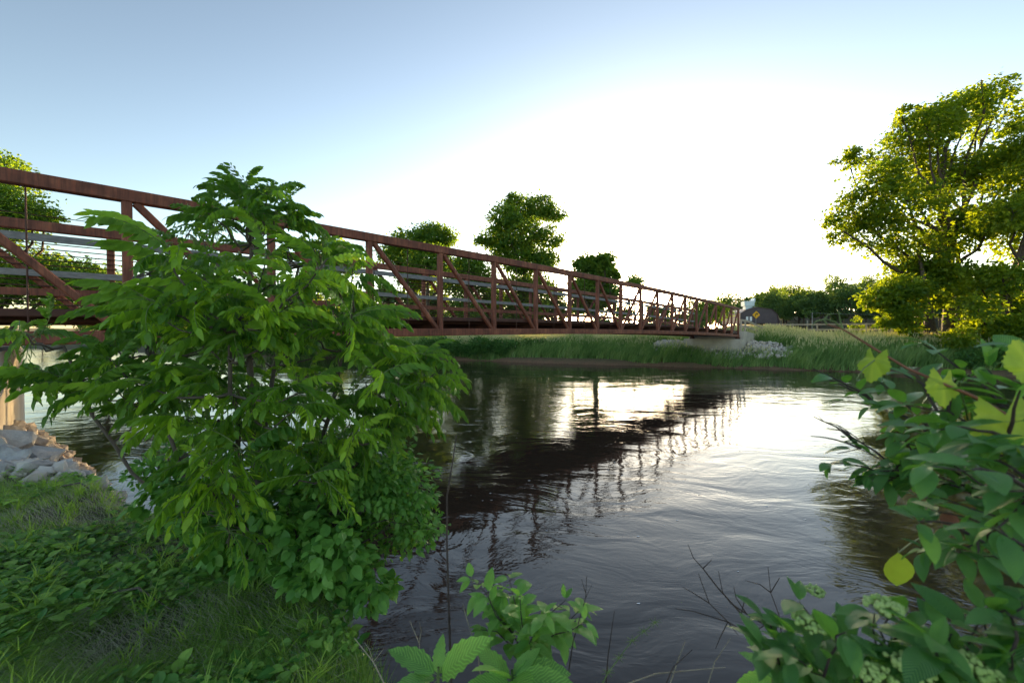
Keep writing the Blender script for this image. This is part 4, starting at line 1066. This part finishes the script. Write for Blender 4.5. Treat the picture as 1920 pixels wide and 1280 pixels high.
def dogwood(label, base, branches, seed, leafL=(.05, .085), step=.05, buds=(), maxleaf=300, stemr=.004, name='dogwood_shrub', me=None):
    """branches: lists of world points; opposite leaves along the outer part and a whorl at the tip"""
    r = np.random.default_rng(seed); t = empty(name, base, label=label, cat='shrub'); o = np.array(base, float); s = MB(); todo = []
    for br_ in branches:
        P_ = np.array(br_); seg = np.linalg.norm(np.diff(P_, axis=0), axis=1); cum = np.concatenate([[0], np.cumsum(seg)]); T = cum[-1]
        tube(s, P_ - o, np.linspace(stemr, stemr * .35, len(P_)), 6)
        u = T; k = 0
        while u > T * .25 and k < 9:
            c = np.array([np.interp(u, cum, P_[:, i]) for i in range(3)]); c2 = np.array([np.interp(max(0, u - .02), cum, P_[:, i]) for i in range(3)]); tan = nrm(c - c2 + 1e-9)
            sd = nrm(np.cross(tan, V(0, 0, 1) + r.normal(size=3) * .3))
            for sg in (-1, 1):
                for _ in range(2 if k == 0 else 1):
                    d_ = nrm(sd * sg * r.uniform(.6, 1) + tan * r.uniform(.3, .9) + V(0, 0, r.uniform(-.5, .25)) + r.normal(size=3) * .25)
                    L = r.uniform(*leafL) * (.75 if k == 0 else 1); todo.append((c + d_ * L * .14, d_, L))
            u -= step * r.uniform(.7, 1.3); k += 1
    part('stem', s, [M['twig']], t)
    def shown(q):
        p = q[0]; x = p[0] / max(p[1], .05) * FPX + 960; y = 627 - (p[2] - EYE) / max(p[1], .05) * FPX
        return (0 if -60 < x < 1980 and 0 < y < 1330 else 10) + p[1]
    todo.sort(key=shown); todo = todo[:maxleaf]
    for c, d_, L in todo[:300]: put_leaf(t, (me or dog_me)[int(r.integers(4))], c, d_, L, r)
    if len(todo) > 300:
        m = MB()
        for c, d_, L in todo[300:]:
            tv, tf, uv = dog_t[int(r.integers(4))]; m.add((tv * L) @ basis(d_, nrm(V(0, 0, 1) + r.normal(size=3) * .18)) + c - o, tf, 0, np.clip(r.normal(.5, .25), 0, .9), uv, True)
        part('foliage', m, M['L_dog'], t, kind='stuff')
    for (p, q) in buds: bud_cluster(t, p, q, r)
    return t
r = np.random.default_rng(300)
def bpath(pts): return [px(x, y, d) for x, y, d in pts]
def spray(root, tip, n, spread, r, fwd=.45):
    """side shoots along a bough"""
    out = [curve(root, tip, (0, 0, .03), 7, .008, r)]
    for i in range(n):
        t = r.uniform(.25, .95); c = out[0]; a = c[int(t * 6)]
        d_ = nrm(np.asarray(tip) - np.asarray(root)); e = a + (d_ * r.uniform(.4, 1) + nrm(r.normal(size=3)) * .8 + V(0, 0, .15)) * spread * r.uniform(.5, 1)
        out.append(curve(a, e, (0, 0, .01), 5, .003, r))
    return out
base = V(1.35, .35, float(height(1.35, .35)))
bs_ = []
boughs = [((1960, 960, 0.743), (1590, 750, 0.963)), ((1980, 980, 0.715), (1570, 850, 0.99)), ((2000, 1010, 0.688), (1640, 900, 0.88)), ((2000, 900, 0.66), (1700, 760, 0.77)), ((2050, 950, 0.605), (1830, 830, 0.578)), ((2050, 1000, 0.715), (1700, 830, 0.825)), ((2080, 900, 0.66), (1850, 760, 0.715)), ((2060, 1000, 0.55), (1880, 920, 0.522)), ((2000, 1050, 0.7), (1680, 870, 0.85)), ((2060, 1120, 0.6), (1720, 930, 0.72)), ((2050, 1150, 0.55), (1800, 1030, 0.58))]
for a, b in boughs: bs_ += spray(px(*a), px(*b), 5, .12, r)
bs_ += [curve(base, px(*a), (0, 0, .05), 6, .01, r) for a, b in boughs]
n0 = len(bs_) - len(boughs)
dg = dogwood('dense dogwood shrub with ovate leaves filling the right foreground', base, bs_[:n0], 301, (.032, .066), .035, (), 480, .003)
s = MB()
for c in bs_[n0:]: tube(s, np.array(c) - base, np.linspace(.006, .003, len(c)), 6)
part('stem', s, M['twig'], dg)
# bottom right dogwood with flower heads
base = V(.75, .3, float(height(.75, .3)))
tg = [(1500, 1130, 0.627), (1640, 1150, 0.561), (1560, 1200, 0.594), (1760, 1180, 0.528), (1430, 1215, 0.594), (1860, 1150, 0.495), (1690, 1240, 0.528), (1820, 1250, 0.495), (1520, 1260, 0.561), (1900, 1230, 0.462), (1600, 1210, 0.56), (1750, 1230, 0.5), (1470, 1180, 0.62), (1850, 1210, 0.5)]
bs_ = []
for x, y, d in tg: bs_ += spray(px(1650 + (x - 1650) * .6, 1420, d + .05), px(x, y, d), 2, .07, r)
dogwood('low dogwood with pale green flower clusters at the bottom right', base, bs_, 302, (.035, .068), .035,
        [(px(1640, 1140, .56), .021), (px(1505, 1170, .6), .02), (px(1690, 1250, .52), .023), (px(1805, 1250, .5), .021), (px(1515, 1110, .66), .014), (px(1575, 1165, .61), .016), (px(1620, 1262, .53), .02)], 300, .0022)
# dogwood sapling, bottom centre
base = V(.02, .98, float(height(.02, .98)))
bs_ = []
for x, y, d in ((885, 1085, 1.15), (955, 1085, 1.2), (975, 1120, 1.1), (1090, 1140, 1.2), (1060, 1125, 1.15), (920, 1130, 1.15), (1020, 1150, 1.05), (1095, 1165, 1.1), (905, 1180, 1.1), (1000, 1190, 1.05), (940, 1120, 1.2)):
    bs_.append(curve(px(985, 1230, 1.12), px(x, y, d), (0, 0, .01), 5, .004, r))
sp1 = dogwood('young dogwood with whorled bright leaves at the bottom centre', base, bs_, 303, (.045, .072), .022, (), 190, .0026, me=young_me)
s = MB(); tube(s, curve(base, px(985, 1230, 1.12), (0, 0, 0), 5) - base, [.006, .005, .0045, .004, .003], 6); part('stem', s, M['twig'], sp1)
# big serrated weed leaves
big_t = leaf_template(.19, 13, .3, .22, .42, .10)
big_me = leafmesh(big_t, M['L_young'], 'weed_leaf')
def weed(label, stem, leaves, seed):
    r = np.random.default_rng(seed); b = stem[0]; t = empty('tall_weed', b, label=label, cat='plant')
    s = MB(); tube(s, np.array(stem) - b, np.linspace(.005, .003, len(stem)), 6); part('stem', s, M['stem'], t)
    for (x, y, d, x2, y2, d2) in leaves:
        a, e = px(x, y, d), px(x2, y2, d2); L = np.linalg.norm(e - a); put_leaf(t, big_me, a, e - a, L, r, up=nrm(V(0, -.5, 1)))
    return t
def stempath(x, y0, d): 
    a = px(x, 1430, d); return [V(a[0], a[1], min(a[2], float(height(a[0], a[1])))), px(x, 1330, d), px(x, y0, d)]
weed('large-leaved weed with serrated blades at the bottom edge left of centre', stempath(822, 1250, .95), [(815, 1262, .95, 728, 1202, 1.0), (815, 1270, .95, 735, 1278, .9), (820, 1262, .95, 828, 1185, 1.0), (828, 1268, .95, 900, 1188, .9), (824, 1262, .95, 870, 1205, 1.05)], 1)
weed('broad-leaved weed beneath the young dogwood', stempath(960, 1255, .95), [(955, 1270, .95, 890, 1205, 1.0), (955, 1272, .95, 895, 1230, .9), (965, 1272, .95, 1075, 1270, .9), (962, 1270, .95, 1010, 1205, 1.0), (960, 1275, .95, 985, 1290, .8), (955, 1280, .95, 870, 1275, .95), (965, 1265, .95, 1080, 1250, 1.0)], 2)
weed('broad pale weed leaves left of the flowering dogwood', stempath(1450, 1262, .85), [(1455, 1275, .85, 1405, 1185, .9), (1455, 1275, .85, 1370, 1275, .9), (1458, 1270, .85, 1490, 1190, .9), (1460, 1275, .85, 1400, 1215, .85), (1460, 1275, .85, 1530, 1240, .8)], 3)
# dead upright stalk with a tuft
def stalk(label, pts, rad, mat, cat='stalk', name='dry_stalk', side=(), tuft=None):
    P_ = [px(*p) for p in pts]; b = P_[0]; t = empty(name, b, label=label, cat=cat); s = MB()
    c = np.array(P_) - b; tube(s, c, np.linspace(rad, rad * .4, len(c)), 5)
    for q in side:
        Q = np.array([px(*p) for p in q]) - b; tube(s, Q, np.linspace(rad * .6, rad * .25, len(Q)), 4)
    part('stem', s, mat, t)
    if tuft:
        r = np.random.default_rng(5); s = MB(); n = 90
        tt = r.uniform(size=n); a = np.array([[np.interp(1 - q * .3, np.linspace(0, 1, len(c)), c[:, i]) for i in range(3)] for q in tt])
        an = nrm(r.normal(size=(n, 3)) + V(0, 0, .4))
        scatter(s, np.array([(0, .03, 0), (0, -.03, 0), (1, 0, 0)]), np.array([[0, 1, 2]]), a, basis(an, nrm(r.normal(size=(n, 3)))), r.uniform(.006, .014, n), 0, r.uniform(.5, 1, n)); part('seed_tuft', s, M['thatch'], t)
    return t
stalk('tall thin dark dead stalk with a pale seed tuft in front of the river', [(845, 1400, 1.15), (846, 1280, 1.15), (842, 1150, 1.17), (838, 1020, 1.18), (838, 930, 1.2), (848, 870, 1.2), (856, 815, 1.2)], .0042, M['twig'], tuft=True)
stalk('pale forked straw at the bank edge above the dark water', [(725, 1290, 1.5), (700, 1240, 1.55), (664, 1195, 1.6)], .003, M['straw'], side=[[(700, 1240, 1.55), (692, 1215, 1.57), (684, 1205, 1.6)], [(700, 1240, 1.55), (720, 1215, 1.57)]])
stalk('thin pale straw left of the tall dark stalk', [(790, 1270, 1.2), (786, 1205, 1.2), (768, 1163, 1.22)], .0016, M['straw'], side=[[(786, 1205, 1.2), (790, 1180, 1.2), (786, 1165, 1.2)]])
stalk('pale curved straw beside the young dogwood', [(905, 1300, 1.1), (895, 1220, 1.1), (872, 1150, 1.12), (868, 1130, 1.12)], .0014, M['straw'])
stalk('dark slanting dead stem right of the young dogwood', [(1135, 1300, 1.1), (1140, 1230, 1.1), (1152, 1145, 1.12)], .0022, M['twig'])
stalk('dark leaning stem among the dry stems at the bottom centre', [(1060, 1300, 1.1), (1075, 1200, 1.1), (1098, 1120, 1.12), (1100, 1080, 1.12)], .002, M['twig'], side=[[(1098, 1120, 1.12), (1110, 1095, 1.12)], [(1098, 1110, 1.12), (1090, 1085, 1.12)]])
stalk('pale dry stem leaning right near the bottom centre', [(1250, 1300, 1.1), (1270, 1240, 1.1), (1285, 1200, 1.1)], .0016, M['straw'])
stalk('dark short stem near the weed at the bottom centre', [(1245, 1290, 1.0), (1262, 1250, 1.0), (1298, 1217, 1.0)], .002, M['twig'])
stalk('long pale stem arching across the bottom right of centre', [(1150, 1290, 1.0), (1230, 1262, 1.0), (1300, 1255, 1.02), (1360, 1250, 1.03)], .0016, M['straw'])
stalk('pale dry stem crossing in front of the bare twigs', [(1325, 1290, 1.0), (1340, 1240, 1.0), (1370, 1195, 1.02)], .0014, M['straw'])
stalk('thin green cleaver stem with fine whorled leaves before the river', [(1120, 1300, 1.05), (1140, 1260, 1.05), (1185, 1200, 1.08), (1230, 1165, 1.1)], .0018, M['stem'], cat='plant', name='cleavers',
      side=[[(x, y, 1.06), (x + math.cos(a) * 13, y + math.sin(a) * 11, 1.06)] for x, y in ((1140, 1260), (1160, 1232), (1185, 1200), (1207, 1182), (1228, 1166), (1128, 1285)) for a in np.arange(0, 6.2, .95)])
# bare twigs
tw = [[(1490, 1330, 1.15), (1440, 1210, 1.17), (1365, 1165, 1.2), (1300, 1145, 1.22), (1265, 1140, 1.22)],
      [(1440, 1210, 1.17), (1390, 1150, 1.2), (1345, 1100, 1.22), (1318, 1065, 1.22), (1300, 1045, 1.22), (1290, 1020, 1.22)],
      [(1365, 1165, 1.2), (1330, 1130, 1.2), (1315, 1090, 1.2), (1310, 1075, 1.2)], [(1318, 1065, 1.22), (1335, 1048, 1.22)],
      [(1480, 1240, 1.15), (1450, 1180, 1.17), (1400, 1150, 1.18), (1370, 1130, 1.18), (1355, 1110, 1.18), (1347, 1070, 1.18)],
      [(1400, 1150, 1.18), (1380, 1120, 1.18), (1376, 1100, 1.18)], [(1470, 1220, 1.15), (1460, 1150, 1.17), (1445, 1110, 1.18), (1440, 1062, 1.18)],
      [(1445, 1110, 1.18), (1425, 1095, 1.18), (1398, 1088, 1.18)], [(1445, 1110, 1.18), (1457, 1090, 1.18), (1462, 1082, 1.18)], [(1390, 1150, 1.2), (1395, 1128, 1.2), (1402, 1118, 1.2)],
      [(1330, 1130, 1.2), (1298, 1110, 1.2), (1280, 1100, 1.2)], [(1365, 1165, 1.2), (1350, 1195, 1.2), (1342, 1215, 1.2)], [(1365, 1165, 1.2), (1384, 1190, 1.2)], [(1420, 1180, 1.2), (1438, 1168, 1.2), (1450, 1155, 1.2)]]
b = px(1490, 1330, 1.15); t = empty('bare_shrub', b, label='leafless dark twiggy shrub standing over the river at the bottom', cat='shrub')
s = MB()
for i, L in enumerate(tw): tube(s, np.array([px(*p) for p in L]) - b, np.linspace(.0032 if i in (0, 1, 4) else .0018, .0008, len(L)), 5)
part('twig', s, M['twig'], t)
# bare twigs poking from the right shrub
stalk('thin bare twig reaching left from the right shrub over bright water', [(1620, 830, 1.5), (1575, 798, 1.55), (1545, 790, 1.55), (1530, 776, 1.55)], .0022, M['twig'], 'twig', 'bare_twig', side=[[(1640, 760, 1.5), (1600, 735, 1.55), (1568, 705, 1.55)]])

# grape vine
vb = px(2010, 830, .62)
vn = empty('grape_vine', vb, label='reddish vine with yellow-green lobed leaves crossing the right side', cat='vine'); s = MB()
VP = np.array([px(*p) for p in ((2010, 830, .62), (1900, 785, .63), (1830, 745, .64), (1770, 720, .66), (1700, 690, .68), (1650, 660, .70), (1610, 635, .71), (1580, 617, .72), (1550, 608, .72))])
tube(s, VP - vb, np.linspace(.0032, .0012, len(VP)), 6)
part('stem', s, M['vine'], vn)
for q in ([(1580, 617, .72), (1565, 603, .72), (1548, 598, .72), (1530, 602, .72), (1522, 612, .72)], [(1580, 617, .72), (1575, 600, .72), (1572, 585, .72), (1568, 578, .72)], [(1550, 608, .72), (1545, 600, .72), (1552, 590, .72), (1562, 588, .72)], [(1660, 668, .70), (1640, 675, .70), (1620, 690, .7), (1605, 712, .7)]):
    s = MB(); tube(s, np.array([px(*p) for p in q]) - vb, np.linspace(.0016, .0008, len(q)), 5); part('tendril', s, M['stem'], vn)
def grape_template():
    """palmate toothed blade, radius ~1, stalk at origin, hanging along +x"""
    n = 40; a = np.linspace(-2.6, 2.6, n); r_ = .62 + .22 * np.cos(a * 2.5) ** 2 + .30 * np.cos(a / 2) ** 3 + .045 * np.cos(np.arange(n) * math.pi)
    ring = np.stack([r_ * np.cos(a) * .95 + .15, r_ * np.sin(a) * .85, -.10 * r_ ** 2 + .05 * np.cos(a * 5)], 1)
    mid = ring * .5 + V(0, 0, .03); v = np.concatenate([[(0, 0, 0)], mid, ring])
    f3 = [[0, 1 + i, 2 + i] for i in range(n - 1)]; f4 = [[1 + i, 1 + n + i, 2 + n + i, 2 + i] for i in range(n - 1)]
    uv = np.concatenate([[(.0, .5)], np.stack([.5 + 0 * a, .5 + a * .05], 1), np.stack([1 + 0 * a, .5 + a * .1], 1)])
    return v, f3, f4, uv
gv, g3, g4, guv = grape_template()
gt = np.concatenate([[.9], np.tile(.35 + .5 * np.maximum(0, np.cos(np.linspace(-2.6, 2.6, 40) * 3.6)) ** 6, 2)])
s = MB(); s.add(gv, g3, 0, gt, guv, True); s.f.append(np.array(g4)); s.m.append(np.zeros(len(g4), int)); s.sm.append(np.ones(len(g4), bool))
gme = s.mesh('grape_leaf', M['L_vine'])
r = np.random.default_rng(8)
for (x, y, d, dx, dy, dz, L, up) in ((1885, 778, .6, .1, -.25, -1, .055, V(-.1, -1, .1)), (1768, 712, .66, -.1, -.2, -.9, .036, V(.2, -.5, 1)), (1640, 672, .70, -.25, 0, -1, .034, V(-.9, -.35, .1)), (1930, 690, .6, -.3, .1, .9, .036, V(-.4, -1, .2))):
    put_leaf(vn, gme, px(x, y, d), V(dx, dy, dz), L, r, up=up)
# pointed shoot leaves by the vine and single bright leaf
base = V(1.15, .5, float(height(1.15, .5)))
sh = empty('shrub_shoot', base, label='upright shoot with a folded pointed bud leaf and two arching leaves at the right', cat='plant')
s = MB(); tube(s, np.array([base, px(1890, 1000, .8), px(1830, 850, .75), px(1795, 700, .72)]) - base, [.003, .0024, .0018, .0014], 6); part('stem', s, M['stem'], sh)
for a, e, L in (((1795, 712, .72), (1792, 672, .70), .040), ((1795, 706, .72), (1730, 700, .70), .062), ((1797, 706, .72), (1862, 716, .70), .064), ((1798, 735, .72), (1760, 800, .74), .06), ((1799, 750, .72), (1850, 790, .7), .06), ((1801, 790, .74), (1750, 830, .75), .06)):
    p0, p1 = px(*a), px(*e); put_leaf(sh, dog_me[1], p0, p1 - p0, L, r)
b = px(1700, 1030, .75); lf = empty('bright_leaf', b, label='single bright yellow-green leaf hanging before the dark reflection at the right', cat='leaf')
p0 = px(1675, 1040, .8); o = put_leaf(lf, leafmesh(leaf_template(.36, 6, .1, .1, .5), M['L_vine']), px(1684, 1035, .78), V(.05, 0, -1), .07, r, up=V(-.2, -1, .1), name='blade')
s = MB(); tube(s, curve(px(1684, 1036, .78), px(1760, 1000, .95), (0, 0, .01), 5) - b, .0012, 5); part('stalk', s, M['stem'], lf)
b = px(1780, 960, .9); s = MB(); t_ = leaf_template(.3, 5, .6, .5); s.add(t_[0] * .05, t_[1], 0, .5, t_[2], True)
tag(link('dead_leaf', s.mesh('dead_leaf', M['vine']), None, tuple(b), (0, R(75), R(40))), 'curled dead brown leaf caught in the right dogwood', 'leaf')
# fallen branches on the near bank
for (L, lab) in (([(75, 930, 3.7), (150, 942, 3.7), (230, 940, 3.6), (330, 915, 3.4)], 'thin dark fallen branch lying across the grass at the left'), ([(215, 1180, 2.2), (260, 1160, 2.2), (320, 1175, 2.1)], 'short grey fallen twig in the matted grass'), ([(290, 1120, 2.5), (325, 1060, 2.6), (345, 1040, 2.6)], 'pale dead twig leaning in the grass below the walnut')):
    P_ = [px(*q) for q in L]; P_ = [V(q[0], q[1], float(height(q[0], q[1])) + .05 + .03 * (i % 2)) for i, q in enumerate(P_)]
    s = MB(); tube(s, np.array(P_) - P_[0], np.linspace(.010, .003, len(P_)), 5); tag(link('fallen_branch', s.mesh('fallen_branch', M['bark_near']), None, tuple(P_[0])), lab, 'branch')
print('total tris ~', sum(len(me.polygons) * me.users for me in bpy.data.meshes))
